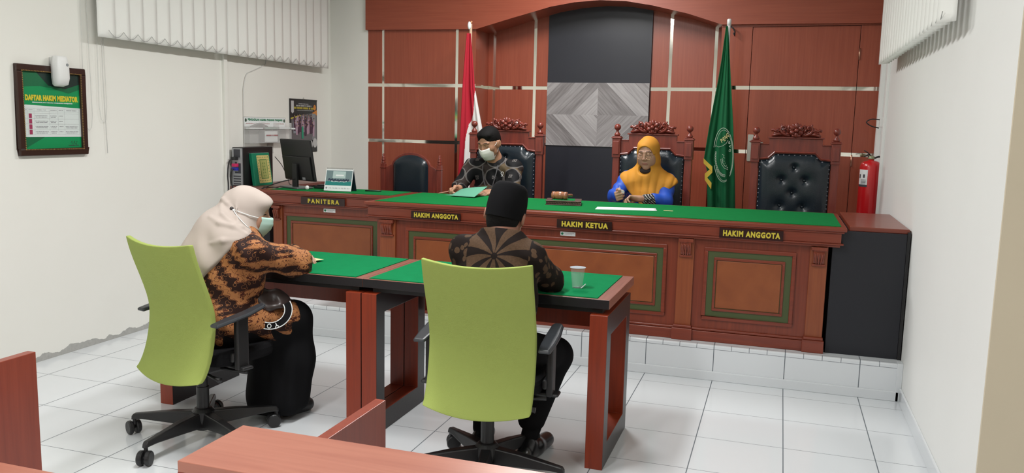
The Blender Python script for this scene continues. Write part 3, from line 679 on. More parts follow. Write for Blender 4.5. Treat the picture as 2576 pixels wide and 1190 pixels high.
# ================================================================ people: signed-distance bodies turned into one mesh each
class SDF:
    def __init__(s): s.p = []
    def cap(s, a, b, ra, rb=None, k=.02, flat=None):
        s.p.append(('cap', np.array(a,float), np.array(b,float), ra, ra if rb is None else rb, k, flat)); return s
    def chain(s, pts, rs, k=.02, flat=None):
        for i in range(len(pts)-1): s.cap(pts[i], pts[i+1], rs[i], rs[i+1], k, flat)
        return s
    def ell(s, c, r, R=None, k=.02, op='add'):
        s.p.append(('ell', np.array(c,float), np.array(r,float), np.eye(3) if R is None else np.array(R), k, op)); return s
    def cut(s, p, n, k=.004): s.p.append(('cut', np.array(p,float), np.array(n,float)/np.linalg.norm(n), k)); return s   # removes the side n points to
    def fold(s, fn): s.p.append(('fold', fn)); return s
    def surf(s, px, push=.002):                       # points of this surface seen at photograph pixels
        vs, fs = s.mesh(.012); bt = BVHTree.FromPolygons([tuple(v) for v in vs], [tuple(int(i) for i in f) for f in fs]); out = []
        for u,v in px:
            d = (at(u,v,'y',5)-CP).normalized(); hit = bt.ray_cast(CP, d)[0]
            if hit is not None: out.append(tuple(hit+d*push))
        return out
    def mesh(s, h):
        lo = np.full(3,1e9); hi = -lo
        for q in s.p:
            if q[0] == 'cap':
                r = max(q[3],q[4])
                for c in (q[1],q[2]): lo = np.minimum(lo,c-r); hi = np.maximum(hi,c+r)
            elif q[0] == 'ell' and q[5] == 'add': r = q[2].max(); lo = np.minimum(lo,q[1]-r); hi = np.maximum(hi,q[1]+r)
        lo -= .03; hi += .03; n = np.ceil((hi-lo)/h).astype(int)+1
        D = np.full(n, .2, np.float32); ax = [lo[i]+h*np.arange(n[i]) for i in range(3)]
        for q in s.p:
            if q[0] == 'fold':
                X,Y,Z = np.meshgrid(*ax, indexing='ij', sparse=True); D += (q[1](X,Y,Z)).astype(np.float32)*(D < .15); continue
            if q[0] == 'cut':
                X,Y,Z = np.meshgrid(*ax, indexing='ij', sparse=True); d = ((X-q[1][0])*q[2][0]+(Y-q[1][1])*q[2][1]+(Z-q[1][2])*q[2][2]).astype(np.float32)
                t = np.clip(.5+.5*(D-d)/q[3],0,1); D = d*(1-t)+D*t+q[3]*t*(1-t); continue
            if q[0] == 'cap':
                _,a,b,ra,rb,k,fl = q; r = max(ra,rb)+k+.02; l0 = np.minimum(a,b)-r; h0 = np.maximum(a,b)+r
            else:
                _,c,rr,R,k,op = q; r = rr.max()+k+.02; l0 = c-r; h0 = c+r
            i0 = np.maximum(0,np.floor((l0-lo)/h).astype(int)); i1 = np.minimum(n,np.ceil((h0-lo)/h).astype(int)+1)
            if (i1 <= i0).any(): continue
            sl = tuple(slice(i0[j],i1[j]) for j in range(3)); X,Y,Z = np.meshgrid(*[ax[j][sl[j]] for j in range(3)], indexing='ij')
            if q[0] == 'cap':
                px,py,pz = X-a[0],Y-a[1],Z-a[2]; ba = b-a; sc = 1
                if fl is not None:
                    nn = np.array(fl[0],float); nn /= np.linalg.norm(nn); f = fl[1]; dn = px*nn[0]+py*nn[1]+pz*nn[2]; g = (1/f-1)
                    px,py,pz = px+nn[0]*dn*g, py+nn[1]*dn*g, pz+nn[2]*dn*g; ba = ba+nn*(ba@nn)*g; sc = min(1,f)
                t = np.clip((px*ba[0]+py*ba[1]+pz*ba[2])/max(ba@ba,1e-9),0,1)
                d = (np.sqrt((px-ba[0]*t)**2+(py-ba[1]*t)**2+(pz-ba[2]*t)**2)-(ra+(rb-ra)*t))
                if sc < 1: d = d*(sc+.25*(1-sc))
            else:
                P = [X-c[0],Y-c[1],Z-c[2]]; Q = [sum(R[j][i]*P[j] for j in range(3)) for i in range(3)]
                k0 = np.sqrt(sum((Q[i]/rr[i])**2 for i in range(3))); k1 = np.sqrt(sum((Q[i]/rr[i]**2)**2 for i in range(3)))+1e-9; d = k0*(k0-1)/k1
            d = d.astype(np.float32); E_ = D[sl]
            if q[0] == 'ell' and q[5] == 'sub':
                t = np.clip(.5-.5*(E_+d)/k,0,1); D[sl] = E_*(1-t)-d*t+k*t*(1-t)
            else:
                t = np.clip(.5+.5*(E_-d)/k,0,1); D[sl] = E_*(1-t)+d*t-k*t*(1-t)
        # surface nets
        In = D < 0; nx,ny,nz = n
        c8 = [In[i:nx-1+i, j:ny-1+j, k:nz-1+k] for i in (0,1) for j in (0,1) for k in (0,1)]
        sm = sum(c.astype(np.int8) for c in c8); act = (sm > 0)&(sm < 8)
        idx = -np.ones(act.shape, np.int64); ii = np.argwhere(act); idx[act] = np.arange(len(ii))
        acc = np.zeros((len(ii),3)); cnt = np.zeros(len(ii)); cor = [(i,j,k) for i in (0,1) for j in (0,1) for k in (0,1)]
        val = [D[ii[:,0]+i, ii[:,1]+j, ii[:,2]+k] for i,j,k in cor]
        for a in range(8):
            for b in range(a+1,8):
                if sum(abs(cor[a][m]-cor[b][m]) for m in range(3)) != 1: continue
                va,vb = val[a],val[b]; cr = (va < 0) != (vb < 0); t = np.where(cr, va/np.where(cr,va-vb,1), 0)
                p = np.array(cor[a])+t[:,None]*(np.array(cor[b])-np.array(cor[a])); acc += p*cr[:,None]; cnt += cr
        vs = lo+h*(ii+acc/cnt[:,None]); fs = []
        for a in range(3):
            u,v = (a+1)%3,(a+2)%3; sl0 = [slice(1,-1)]*3; sl0[a] = slice(0,-1); sl1 = list(sl0); sl1[a] = slice(1,None)
            A = In[tuple(sl0)]; B = In[tuple(sl1)]; e = np.argwhere(A != B); inv = A[tuple(e.T)]
            e = e+np.array([0 if m == a else 1 for m in range(3)]); q = []
            for du,dv in ((-1,-1),(0,-1),(0,0),(-1,0)):
                w = e.copy(); w[:,u] += du; w[:,v] += dv; q.append(idx[tuple(w.T)])
            q = np.stack(q,1); q[~inv] = q[~inv][:,::-1]; fs.append(q)
        return vs, np.concatenate(fs)
    def build(s, name, mats, parent, h=.006, region=None, smooth=2, disp=None):
        vs, fs = s.mesh(h)
        for _ in range(smooth):            # light relaxing
            nb = np.zeros_like(vs); ct = np.zeros(len(vs))
            for i in range(4):
                a,b = fs[:,i],fs[:,(i+1)%4]
                for m in range(3): nb[:,m] += np.bincount(a,vs[b,m],len(vs))+np.bincount(b,vs[a,m],len(vs))
                ct += np.bincount(a,minlength=len(vs))+np.bincount(b,minlength=len(vs))
            vs = vs*.5+.5*nb/np.maximum(ct,1)[:,None]
        me = bpy.data.meshes.new(name); me.vertices.add(len(vs)); me.vertices.foreach_set('co', vs.astype(np.float32).ravel())
        me.loops.add(len(fs)*4); me.loops.foreach_set('vertex_index', fs.astype(np.int32).ravel()); me.polygons.add(len(fs))
        me.polygons.foreach_set('loop_start', np.arange(len(fs),dtype=np.int32)*4); me.polygons.foreach_set('loop_total', np.full(len(fs),4,np.int32))
        me.update(calc_edges=True)
        if region is not None: me.polygons.foreach_set('material_index', region(vs[fs].mean(1)).astype(np.int32))
        return link(name, me, mats, parent, True)
def nrm(v): v = np.array(v,float); return v/np.linalg.norm(v)
class Head:                                # head frame: c centre, f forward, u up, r the person's left-hand side seen from front = image right
    def __init__(s, c, f, u=(0,0,1), k=1.0):
        s.c = np.array(c,float); s.f = nrm(f); s.r = nrm(np.cross(s.f, u)); s.u = np.cross(s.r, s.f); s.k = k
        s.R = np.stack([s.r,s.f,s.u],1)
    def p(s, r, f, u): return s.c+s.k*(s.r*r+s.f*f+s.u*u)
    def loc(s, P): return (P-s.c)@s.R/s.k
def add_head(B, H, neck, soft=0, ears=1):
    k = H.k; R = H.R; e = lambda r,f,u,rr,kk=.012,op='add': B.ell(H.p(r,f,u), np.array(rr)*k, R, kk*k, op)
    e(0,-.012,.035,(.074,.094,.080),.02); e(0,.030,-.035,(.060,.062,.078),.03); e(0,.010,.0,(.070,.080,.08),.02)
    e(0,.066,-.095,(.026,.022,.020),.02); 
    for s in (-1,1):
        e(s*.040,.052,-.022,(.026,.030,.028),.02); e(s*.045,.020,-.062,(.022,.035,.03),.02)
        if soft: e(s*.036,.048,-.050,(.030,.032,.036),.02)
        e(s*.031,.098+.005*soft,.012,(.020,.020,.013),.012,'sub')
        e(s*.031,.073,.010,(.0165,.0135,.0125),.004)
        e(s*.030,.0855,.004,(.0145,.004,.0028),.003)
        if ears: e(s*.076,-.008,-.010,(.009,.020,.033),.006); e(s*.087,-.018,-.006,(.006,.017,.029),.006); e(s*.093,-.006,-.008,(.004,.009,.015),.004,'sub')
        B.cap(H.p(s*.012,.090,.030), H.p(s*.046,.078,.032), (.0085-.003*soft)*k, (.006-.002*soft)*k, .012)
        e(s*.012,.096,-.026,(.0085,.010,.007),.006)
    B.cap(H.p(0,.086,.022), H.p(0,.104,-.020), .0075*k, .0105*k, .010)
    B.cap(H.p(-.020,.084,-.056), H.p(.020,.084,-.056), .005*k, .005*k, .004); B.cap(H.p(-.012,.089,-.053), H.p(.012,.089,-.053), .0055*k, None, .004)
    B.cap(H.p(-.013,.087,-.063), H.p(.013,.087,-.063), .0062*k, None, .004)
    B.cap(H.p(0,-.018,-.05), neck, .054*k, .056, .03)
def face_region(H, base=None):
    def fn(P):
        q = H.loc(P); r = np.abs(q[:,0]); f = q[:,1]; u = q[:,2]; m = np.zeros(len(P))
        lips = (r < .021)&(f > .078)&(u < -.0505-.10*np.maximum(r-.006,0))&(u > -.0685+.35*np.maximum(r-.008,0)); m[lips] = 1
        brow = (f > .06)&(r > .013)&(r < .049)&(np.abs(u-(.034+.06*(r-.013)-2.6*np.maximum(r-.034,0)**1.5*3)) < .0030-.06*np.maximum(r-.03,0)); m[brow] = 2
        lash = (f > .07)&(r > .016)&(r < .046)&(np.abs(u-(.0035+6*(r-.031)**2)) < .0016); m[lash] = 2
        return m if base is None else base(P,m)
    return fn
def hand(B, wrist, d, n, side, curl=(.5,.6,.5), k=1.0, spread=.14, thumb=.7, fore=None):
    """d: wrist to knuckles, n: out of the palm, side: +1/-1 where the thumb leaves (along d x n)"""
    w = np.array(wrist,float); d = nrm(d); n = np.array(n,float); n = nrm(n-d*(n@d)); t = np.cross(d,n)*side
    B.cap(w, w+d*.03*k, .026*k, .030*k, .015, (n,.68))
    for j,o in enumerate((.026,.009,-.009,-.025)):
        a = w+d*.015*k+t*o*.6*k; b = w+d*(.082-.003*abs(j-1))*k+t*o*k; B.cap(a, b, .0125*k, .0105*k, .010, (n,.9))
        L = (.040,.044,.041,.032)[j]*k; L2 = L*.68; L3 = L*.5; p = b; ang = 0; dd = d+t*(o/.026)*spread
        for m,(ll,c) in enumerate(((L,curl[0]),(L2,curl[1]),(L3,curl[2]))):
            ang += c*(1+.08*j); e = nrm(dd)*math.cos(ang)+n*math.sin(ang); q = p+e*ll; B.cap(p,q,(.0092,.0084,.0076)[m]*k,(.0084,.0076,.0068)[m]*k,.0035); p = q
    a = w+d*.018*k+t*.022*k; b = w+d*.048*k+t*.042*k+n*.016*thumb*k; c = b+(d*.8+t*.35*(1-thumb)+n*.7*thumb)*.032*k; e = c+(d*.9+n*.35*thumb-t*.35*thumb)*.026*k
    B.chain([a,b,c,e],[.015*k,.0125*k,.0105*k,.0085*k],.008)
def person(loc, label): return thing('person', loc, label, 'person')
def skin(name, c): 
    m = mat(name, c, .48, var=.08, vs=25); m.node_tree.nodes['Principled BSDF'].inputs['Subsurface Weight'].default_value = .08; m.node_tree.nodes['Principled BSDF'].inputs['Subsurface Radius'].default_value = (.012,.004,.002); return m
SK1 = skin('skin_tan', (.42,.215,.13)); SK2 = skin('skin_light_tan', (.42,.235,.160)); BROW = mat('brown_brow', (.10,.055,.04), .8); SK3 = skin('skin_brown', (.32,.15,.10))
LIP = mat('lips', (.36,.15,.12), .45); DARK = mat('dark_hair', (.006,.0055,.0055), .75, spec=.15, bump=.8, bs=260)
# --- patterned cloths
def batik_black():
    m, nt, b = nodes('black_batik_with_grey_arcs'); g = G(nt); x,y,z = g.xyz(); P = .150
    nz = g.noise(12); x = g.m('ADD', x, g.m('MULTIPLY', g.m('SUBTRACT', nz, .5), .03))
    xs = x; zs = g.m('ADD', z, g.m('MULTIPLY', y, .35))
    def cell(v, off): return g.m('SUBTRACT', g.m('FLOORED_MODULO', g.m('ADD', v, off), P), P/2)
    cx_, cz_ = cell(xs,.041), cell(zs,.004)
    r = g.m('SQRT', g.m('ADD', g.m('MULTIPLY', cx_, cx_), g.m('MULTIPLY', cz_, cz_)))
    star = g.m('GREATER_THAN', r, .072); rim = g.m('LESS_THAN', g.m('ABSOLUTE', g.m('SUBTRACT', r, .072)), .0024)
    rim2 = g.m('LESS_THAN', g.m('ABSOLUTE', g.m('SUBTRACT', r, .067)), .0010)
    ax = g.m('ABSOLUTE', cx_); az = g.m('ABSOLUTE', cz_)
    mk = g.m('MULTIPLY', g.m('LESS_THAN', g.m('ABSOLUTE', g.m('SUBTRACT', ax, az)), .0022), g.m('LESS_THAN', g.m('MAXIMUM', ax, az), .013))
    mk = g.m('MAXIMUM', mk, g.m('LESS_THAN', g.m('ABSOLUTE', g.m('SUBTRACT', g.m('MAXIMUM', ax, az), .012)), .0014))
    hat = g.m('LESS_THAN', g.m('PINGPONG', g.m('ADD', x, z), .0022), .0011)
    fill = g.mix(g.m('GREATER_THAN', g.noise(3.1), .56), (.045,.032,.028), (.20,.14,.075)); fill = g.mix(hat, fill, (.02,.015,.014))
    c = g.mix(star, (.007,.007,.008), fill); c = g.mix(g.m('MAXIMUM', g.m('MAXIMUM', rim, rim2), mk), c, (.17,.155,.15))
    nt.links.new(c, b.inputs['Base Color']); b.inputs['Roughness'].default_value = .75; b.inputs['Specular IOR Level'].default_value = .2; return m
def batik_brown():
    m, nt, b = nodes('brown_batik_with_palm_fan'); g = G(nt); x,y,z = g.xyz()
    # around a fan centre between the shoulder blades (object coordinates)
    u = g.m('ADD', x, -.008); v = g.m('SUBTRACT', z, BZC)
    r = g.m('SQRT', g.m('ADD', g.m('MULTIPLY', u, u), g.m('MULTIPLY', v, v))); th = g.m('ARCTAN2', u, v)
    th = g.m('ADD', g.m('ABSOLUTE', th), g.m('MULTIPLY', r, -2.4))
    n = g.noise(60); rib = g.m('SINE', g.m('MULTIPLY', th, 9.0)); rib = g.m('ADD', rib, g.m('MULTIPLY', g.m('SUBTRACT', n, .5), .35))
    fan = g.m('GREATER_THAN', rib, -.15); fan = g.m('MULTIPLY', fan, g.m('GREATER_THAN', r, .014))
    far = g.m('GREATER_THAN', r, .135)
    vo = nt.nodes.new('ShaderNodeTexVoronoi'); vo.inputs['Scale'].default_value = 24; nt.links.new(g.co, vo.inputs['Vector'])
    fl = g.m('LESS_THAN', g.m('ADD', vo.outputs['Distance'], g.m('MULTIPLY', g.noise(45), .25)), .52)
    msk = g.m('ADD', g.m('MULTIPLY', far, fl), g.m('MULTIPLY', g.m('SUBTRACT', 1, far), fan))
    c = g.mix(g.noise(130), (.045,.026,.015), (.100,.058,.034)); c = g.mix(msk, (.010,.006,.005), c)
    nt.links.new(c, b.inputs['Base Color']); b.inputs['Roughness'].default_value = .8; b.inputs['Specular IOR Level'].default_value = .15; return m
def batik_gold():
    m, nt, b = nodes('orange_and_brown_diagonal_batik'); g = G(nt); x,y,z = g.xyz()
    d = g.m('ADD', g.m('MULTIPLY', x, .78), g.m('MULTIPLY', y, -.3)); s = g.m('ADD', d, g.m('MULTIPLY', z, .55)); t = g.m('SUBTRACT', z, g.m('MULTIPLY', d, .7))
    wob = g.m('MULTIPLY', g.m('SINE', g.m('MULTIPLY', t, 190)), .0050); wob2 = g.m('MULTIPLY', g.m('SUBTRACT', g.noise(26), .5), .020)
    q = g.m('ADD', s, g.m('ADD', wob, wob2)); band = g.m('PINGPONG', q, .030); tan = g.m('LESS_THAN', band, .0175)
    vo = nt.nodes.new('ShaderNodeTexVoronoi'); vo.inputs['Scale'].default_value = 42; nt.links.new(g.co, vo.inputs['Vector'])
    dot = g.m('LESS_THAN', vo.outputs['Distance'], .17); ring = g.m('LESS_THAN', g.m('ABSOLUTE', g.m('SUBTRACT', vo.outputs['Distance'], .36)), .035)
    n = g.noise(44, None, 1); ln = g.m('LESS_THAN', g.m('ABSOLUTE', g.m('SUBTRACT', n, .5)), .016)
    edge = g.m('LESS_THAN', g.m('ABSOLUTE', g.m('SUBTRACT', band, .0148)), .0014)
    c = g.mix(g.noise(9), (.30,.115,.040), (.47,.21,.085)); c = g.mix(g.m('MAXIMUM', g.m('MAXIMUM', dot, ln), edge), c, (.07,.018,.010))
    dk = g.mix(ring, (.022,.008,.006), (.20,.085,.035)); c = g.mix(tan, dk, c)
    nt.links.new(c, b.inputs['Base Color']); b.inputs['Roughness'].default_value = .7; b.inputs['Specular IOR Level'].default_value = .2; return m
def fold(amp, fx, fy, fz, ph=0): return lambda X,Y,Z: amp*np.sin(X*fx+Y*fy+Z*fz+ph+1.3*np.sin(Z*17+X*9))
# ---------------------------------------------------------------- masked man at the bench
p1 = person((-2.25,1.05,PZ), 'person in a black batik shirt and white face mask, reading green paper at the bench')
H = Head((-2.262,.945,1.335), (-.20,-.90,-.40))
neck = (-2.245,1.02,1.205)
B = SDF(); add_head(B, H, neck)
B.cap(neck, (-2.25,1.05,1.12), .058, .07, .04)
B.chain([(-2.25,1.06,1.08),(-2.25,1.09,.85),(-2.25,1.10,.72)],[.12,.12,.13],.04,((0,1,0),.6))
shL,elL,wrL = (-2.425,1.02,1.140),(-2.485,.900,.985),(-2.425,.735,.985)
shR,elR,wrR = (-2.075,1.02,1.142),(-2.040,.88,.975),(-2.135,.735,.972)
for sh,el,wr in ((shL,elL,wrL),(shR,elR,wrR)): B.chain([sh,el,wr],[.045,.036,.026],.02)
for s in (-1,1): B.chain([(-2.25+s*.09,1.05,.74),(-2.25+s*.13,.68,.74),(-2.25+s*.13,.70,.30)],[.07,.055,.04],.02); B.cap((-2.25+s*.13,.70,.26),(-2.25+s*.13,.56,.25),.035,.03,.02)
hand(B, wrL, (-.50,-.80,-.30), (.6,-.5,-.4), 1, (.95,1.1,.6), 1.05, .05, .8)
hand(B, wrR, (-.60,-.75,-.05), (-.3,.2,-1), -1, (.35,.4,.3), 1.0, .10, .5)
B.build('body', [SK1,LIP,mat('dark_brow',(.035,.02,.015),.8)], p1, .0035, face_region(H))
C = SDF(); C.chain([(-2.25,1.05,1.135),(-2.25,1.055,1.08),(-2.25,1.07,.92),(-2.25,1.09,.72)],[.085,.142,.155,.165],.06,((0,1,0),.68))
C.cap(shL,shR,.062,.062,.05); C.cap((-2.25,1.045,1.17),(-2.25,1.04,1.205),.072,.064,.02)
C.chain([shL,elL,tuple(np.array(elL)*.25+np.array(wrL)*.75)],[.066,.055,.043],.03); C.chain([shR,elR,tuple(np.array(elR)*.25+np.array(wrR)*.75)],[.066,.055,.043],.03)
C.fold(fold(.0025,70,30,55)); C.cap((-2.25,1.035,1.19),(-2.25,1.02,1.235),.066,.060,.008); C.cut((-2.25,1.0,1.243),(0,-.30,1)); C.ell((-2.25,.955,1.262),(.035,.06,.045),None,.008,'sub')
C.build('batik_shirt', batik_black(), p1, .006)
T_ = SDF()
for s in (-1,1): T_.chain([(-2.25+s*.08,1.08,.74),(-2.25+s*.13,.68,.745),(-2.25+s*.13,.70,.32)],[.105,.075,.06],.04)
T_.build('trousers', M_['blackcloth'], p1, .008)
for s in (-1,1): SDF().cap((-2.25+s*.13,.73,.255),(-2.25+s*.13,.55,.245),.042,.038,.02).cut((0,0,PZ+.001),(0,0,-1)).build('shoe', M_['plastic'], p1, .006)
Hh = SDF(); Hh.ell(H.p(0,-.014,.046),(.080,.099,.082),H.R,.01); Hh.ell(H.p(0,-.045,.0),(.075,.062,.075),H.R,.03); Hh.ell(H.p(0,.040,.085),(.060,.046,.030),H.R,.02)
Hh.ell(H.p(0,.125,.012),(.066,.066,.092),H.R,.006,'sub'); 
for s in (-1,1): Hh.ell(H.p(s*.088,.005,-.022),(.022,.034,.040),H.R,.006,'sub')
Hh.ell(H.p(0,-.04,-.105),(.1,.1,.055),H.R,.01,'sub'); Hh.fold(lambda X,Y,Z: .0012*np.sin(X*520)*np.sin(Y*480+Z*300))
Hh.build('hair', DARK, p1, .0045, smooth=1)
def mask_mesh(H, parent, m, ear=.080, cord=M_['white']):
    P = []
    for j in range(13):
        v = j/12; u = -.012-.100*v; row = []
        for i in range(17):
            a = (i/16*2-1); w = .062*(1-.25*v**2); bulge = .102+.012*math.sin(PI*min(1,v*1.15))-.02*v**2
            f = bulge*math.cos(a*1.05)**.8+.001*math.sin(j*2.1)+.014*math.exp(-(a/.33)**2)*(1-v)
            row.append(tuple(H.p(w*math.sin(a*1.35)/math.sin(1.35)*1.05, f-.012*abs(a)+.006*(1-abs(a)), u+.008*abs(a)*(1-2*v))))
        P.append(row)
    o = MB().grid(P).build('face_mask', m, parent, smooth=True); so = o.modifiers.new('solid','SOLIDIFY'); so.thickness = .002
    for s,i in ((-1,0),(1,16)):
        a = P[1][i]; b = P[10][i]; e1 = H.p(s*ear,-.012,.020); e2 = H.p(s*ear,-.022,-.018)
        MB().tube([a,tuple((np.array(a)+e1)/2+H.r*s*.004),e1,e2,tuple((np.array(b)+e2)/2+H.r*s*.004),b],.0014,5).build('ear_loop', cord, o)
    return o
mask_mesh(H, p1, mat('white_mask_fabric',(.88,.86,.82),.7,bump=.2,bs=90))
lan = mat('grey_lanyard',(.09,.085,.09),.6)
mb = MB()
for s in (-1,1): mb.tube(sm([(-2.25+s*.055,1.02,1.20),(-2.25+s*.062,.962,1.165),(-2.25+s*.055,.935,1.10),(-2.25+s*.03,.928,1.0),(-2.245,.945,.93)]),.0045,6)
mb.build('lanyard', lan, p1)
br = frame((-2.143,.931,1.098),(1,0,0),(0,.1,1)); mb = MB()
mb.tube([(.011*math.sin(a)*(1 if a < PI else 1),.011*math.cos(a)+.006,0) for a in np.linspace(-2.6,2.6,14)],.0016,5,0,br); mb.tube([(-.006,-.003,0),(.008,-.020,0)],.0016,5,0,br); mb.tube([(.006,-.003,0),(-.008,-.020,0)],.0016,5,0,br)
mb.build('ribbon_badge', M_['white'], p1)
hc = np.array(wrL)+nrm((-.50,-.80,-.30))*.085
o = MB().tube([hc+np.array((.05,.02,.03)),hc+np.array((-.02,-.01,.004)),hc+np.array((-.075,-.03,-.008)),hc+np.array((-.088,-.036,-.010))],[.0045,.0045,.004,.001],8).build('pen', mat('copper_pen',(.5,.25,.18),.35), smooth=True); rebase(o); tag(o,'copper coloured pen held in the hand of the masked man','pen')
def sheet(name, pts, m, label, cat, group=None, th=.0006, n=12, bend=0):
    a,b,c,d = [np.array(p,float) for p in pts]; P = []
    for i in range(n+1):
        row = []
        for j in range(n+1):
            s,t = i/n,j/n; q = a*(1-s)*(1-t)+b*s*(1-t)+c*s*t+d*(1-s)*t; q = q+np.array((0,0,bend*math.sin(PI*s)*math.sin(PI*t*.9))); row.append(tuple(q))
        P.append(row)
    o = MB().grid(P).build(name, m, smooth=True); so = o.modifiers.new('solid','SOLIDIFY'); so.thickness = th; so.offset = 1; rebase(o); return tag(o,label,cat,group)
z0 = TZ+.004
sheet('paper_sheet',[(-2.375,.44,z0+.006),(-2.175,.41,z0+.006),(-2.155,.63,z0+.070),(-2.375,.66,z0+.040)],M_['paper_g'],'pale green paper held in both hands by the masked man','paper',bend=.012)
sheet('paper_sheet',[(-2.46,.52,z0),(-2.30,.50,z0),(-2.26,.64,z0+.001),(-2.42,.645,z0+.001)],M_['paper_g'],'pale green paper lying under the sheet the masked man holds','paper')
# ---------------------------------------------------------------- woman in mustard headscarf at the bench
p2 = person((-1.03,1.05,PZ), 'person in a mustard headscarf, blue sleeves and glasses seated at the middle of the bench')
H = Head((-1.022,.945,1.298), (-.14,-.95,-.26), k=.97)
B = SDF(); add_head(B, H, (-1.02,1.01,1.18), 1, 0); B.chain([(-1.02,1.01,1.18),(-1.03,1.05,1.05),(-1.03,1.08,.72)],[.055,.11,.13],.04,((0,1,0),.65))
shL,elL,wrL = (-1.185,1.03,1.09),(-1.245,.90,.968),(-1.190,.765,.985)
shR,elR,wrR = (-.885,1.03,1.085),(-.872,.87,.962),(-1.035,.725,.975)
for sh,el,wr in ((shL,elL,wrL),(shR,elR,wrR)): B.chain([sh,el,wr],[.040,.033,.023],.02)
for s in (-1,1): B.chain([(-1.03+s*.09,1.05,.74),(-1.03+s*.12,.68,.74),(-1.03+s*.12,.70,.30)],[.07,.055,.04],.02); B.cap((-1.03+s*.12,.70,.26),(-1.03+s*.12,.56,.25),.035,.03,.02)
hand(B, wrL, (-.05,-.85,.02), (.85,0,.3), 1, (1.25,1.3,.8), 1.0, .04, .8)
hand(B, wrR, (-.85,-.22,.10), (.1,-.5,-.8), -1, (.75,.8,.5), .92, .05, .8)
B.build('body', [SK2,LIP,BROW], p2, .0033, face_region(H))
blue = mat('royal_blue_cloth', (.008,.07,.45), .55, var=.15, vs=9)
C = SDF(); C.chain([(-1.03,1.05,1.08),(-1.03,1.07,.95),(-1.03,1.08,.72)],[.13,.15,.16],.05,((0,1,0),.68)); C.cap(shL,shR,.055,.055,.05)
C.chain([shL,elL,tuple(np.array(elL)*.3+np.array(wrL)*.7)],[.060,.054,.048],.03); C.chain([shR,elR,tuple(np.array(elR)*.55+np.array(wrR)*.45)],[.060,.052,.044],.03); C.fold(fold(.0035,60,35,45))
C.build('blue_dress', blue, p2, .006)
def cuffm():
    m, nt, b = nodes('black_and_white_batik_cuff'); g = G(nt); x,y,z = g.xyz(); f = g.m('GREATER_THAN', g.m('ADD', g.m('SINE', g.m('MULTIPLY', g.m('ADD', x, z), 330)), g.m('MULTIPLY', g.m('SUBTRACT', g.noise(70), .5), 5)), .6)
    nt.links.new(g.mix(f,(.012,.012,.014),(.45,.43,.40)), b.inputs['Base Color']); b.inputs['Roughness'].default_value = .7; return m
a_,b_ = np.array(elR),np.array(wrR); SDF().cap(a_*.56+b_*.44, a_*.22+b_*.78, .043, .036, .01).build('cuff', cuffm(), p2, .004)
hj = mat('mustard_chiffon', (.56,.245,.030), .7, spec=.25, var=.05, vs=8)
K = SDF(); K.ell(H.p(0,-.010,.030),(.082,.106,.092),H.R,.02); K.ell(H.p(0,.0,-.045),(.082,.082,.080),H.R,.03)
K.chain([H.p(0,-.02,-.09),(-1.03,1.00,1.12)],[.078,.095],.04)
K.chain([(-1.175,1.01,1.085),(-1.03,1.00,1.115),(-.885,1.01,1.07)],[.072,.105,.078],.04)
K.chain([(-1.11,.985,1.06),(-1.09,.955,.96)],[.085,.055],.04); K.chain([(-1.0,.98,1.06),(-1.0,.925,.97),(-1.02,.905,.90)],[.10,.08,.06],.05,((0,1,0),.6)); K.chain([(-.90,1.0,1.06),(-.865,.96,1.06)],[.075,.055],.05)
K.fold(lambda X,Y,Z: .0042*(1-2*np.abs(np.sin((X+1.03)*(52+60*(1.15-Z))+.35*np.sin(Z*14)+Y*8))**.8)*np.clip((1.20-Z)*9,0,1)+.0016*np.sin(X*55+Z*75)*np.clip((Z-1.2)*9,0,1))
K.ell(H.p(0,.108,-.014),(.066,.088,.086),H.R,.005,'sub'); K.ell(H.p(.010,.095,-.108),(.052,.060,.036),H.R,.008,'sub')
K.cut((-1.215,1.0,1.065),(-.75,0,-.85)); K.cut((-.80,1.0,1.085),(.66,0,-.75)); K.cut((0,0,.905),(0,0,-1))
K.build('headscarf', hj, p2, .005)
um = SDF(); um.ell(H.p(.006,.040,-.127),(.052,.044,.024),H.R,.01); um.ell(H.p(.012,.030,-.125),(.040,.040,.030),H.R,.02); um.build('face_mask', mat('black_mask',(.02,.012,.012),.8), p2, .0045, )
gm = mat('gold_wire', (.55,.36,.22), .25, 1); g_ = MB()
for s in (-1,1):
    g_.tube([H.p(s*.033+.023*math.cos(a),.104-.004*abs(math.cos(a)),.000+.0215*math.sin(a)) for a in np.linspace(0,2*PI,20)[:-1]],.0010,5,closed=True)
    g_.tube([H.p(s*.056,.101,.006),H.p(s*.070,.060,.008),H.p(s*.074,.02,.006)],.0010,5)
g_.tube([H.p(-.010,.106,.004),H.p(0,.110,.008),H.p(.010,.106,.004)],.0010,5)
go = g_.build('glasses', gm, p2)
bag = mat('thin_clear_plastic', (.8,.85,.88), .15, alpha=.35)
o = MB().prism([(-1.185,1.02),(-1.172,1.065),(-1.162,1.042),(-1.135,1.030),(-1.14,1.012),(-1.16,1.006)], .672, .675, ax='y').build('plastic_wrapper', bag, bev=.001); rebase(o); tag(o,'small crumpled clear plastic wrapper held in the hands of the woman in mustard','wrapper')
sheet('paper_sheet',[(-1.215,.075,z0),(-.832,.185,z0),(-.865,.345,z0+.001),(-1.235,.240,z0)],M_['paper'],'white papers lying on the bench in front of the woman in mustard','paper')
o = MB().box((-.795,.215,z0),(-.735,.232,z0+.0015)).build('paper_slip', M_['paper_y']); rebase(o); tag(o,'tiny pale slip on the bench felt right of the white papers','paper')
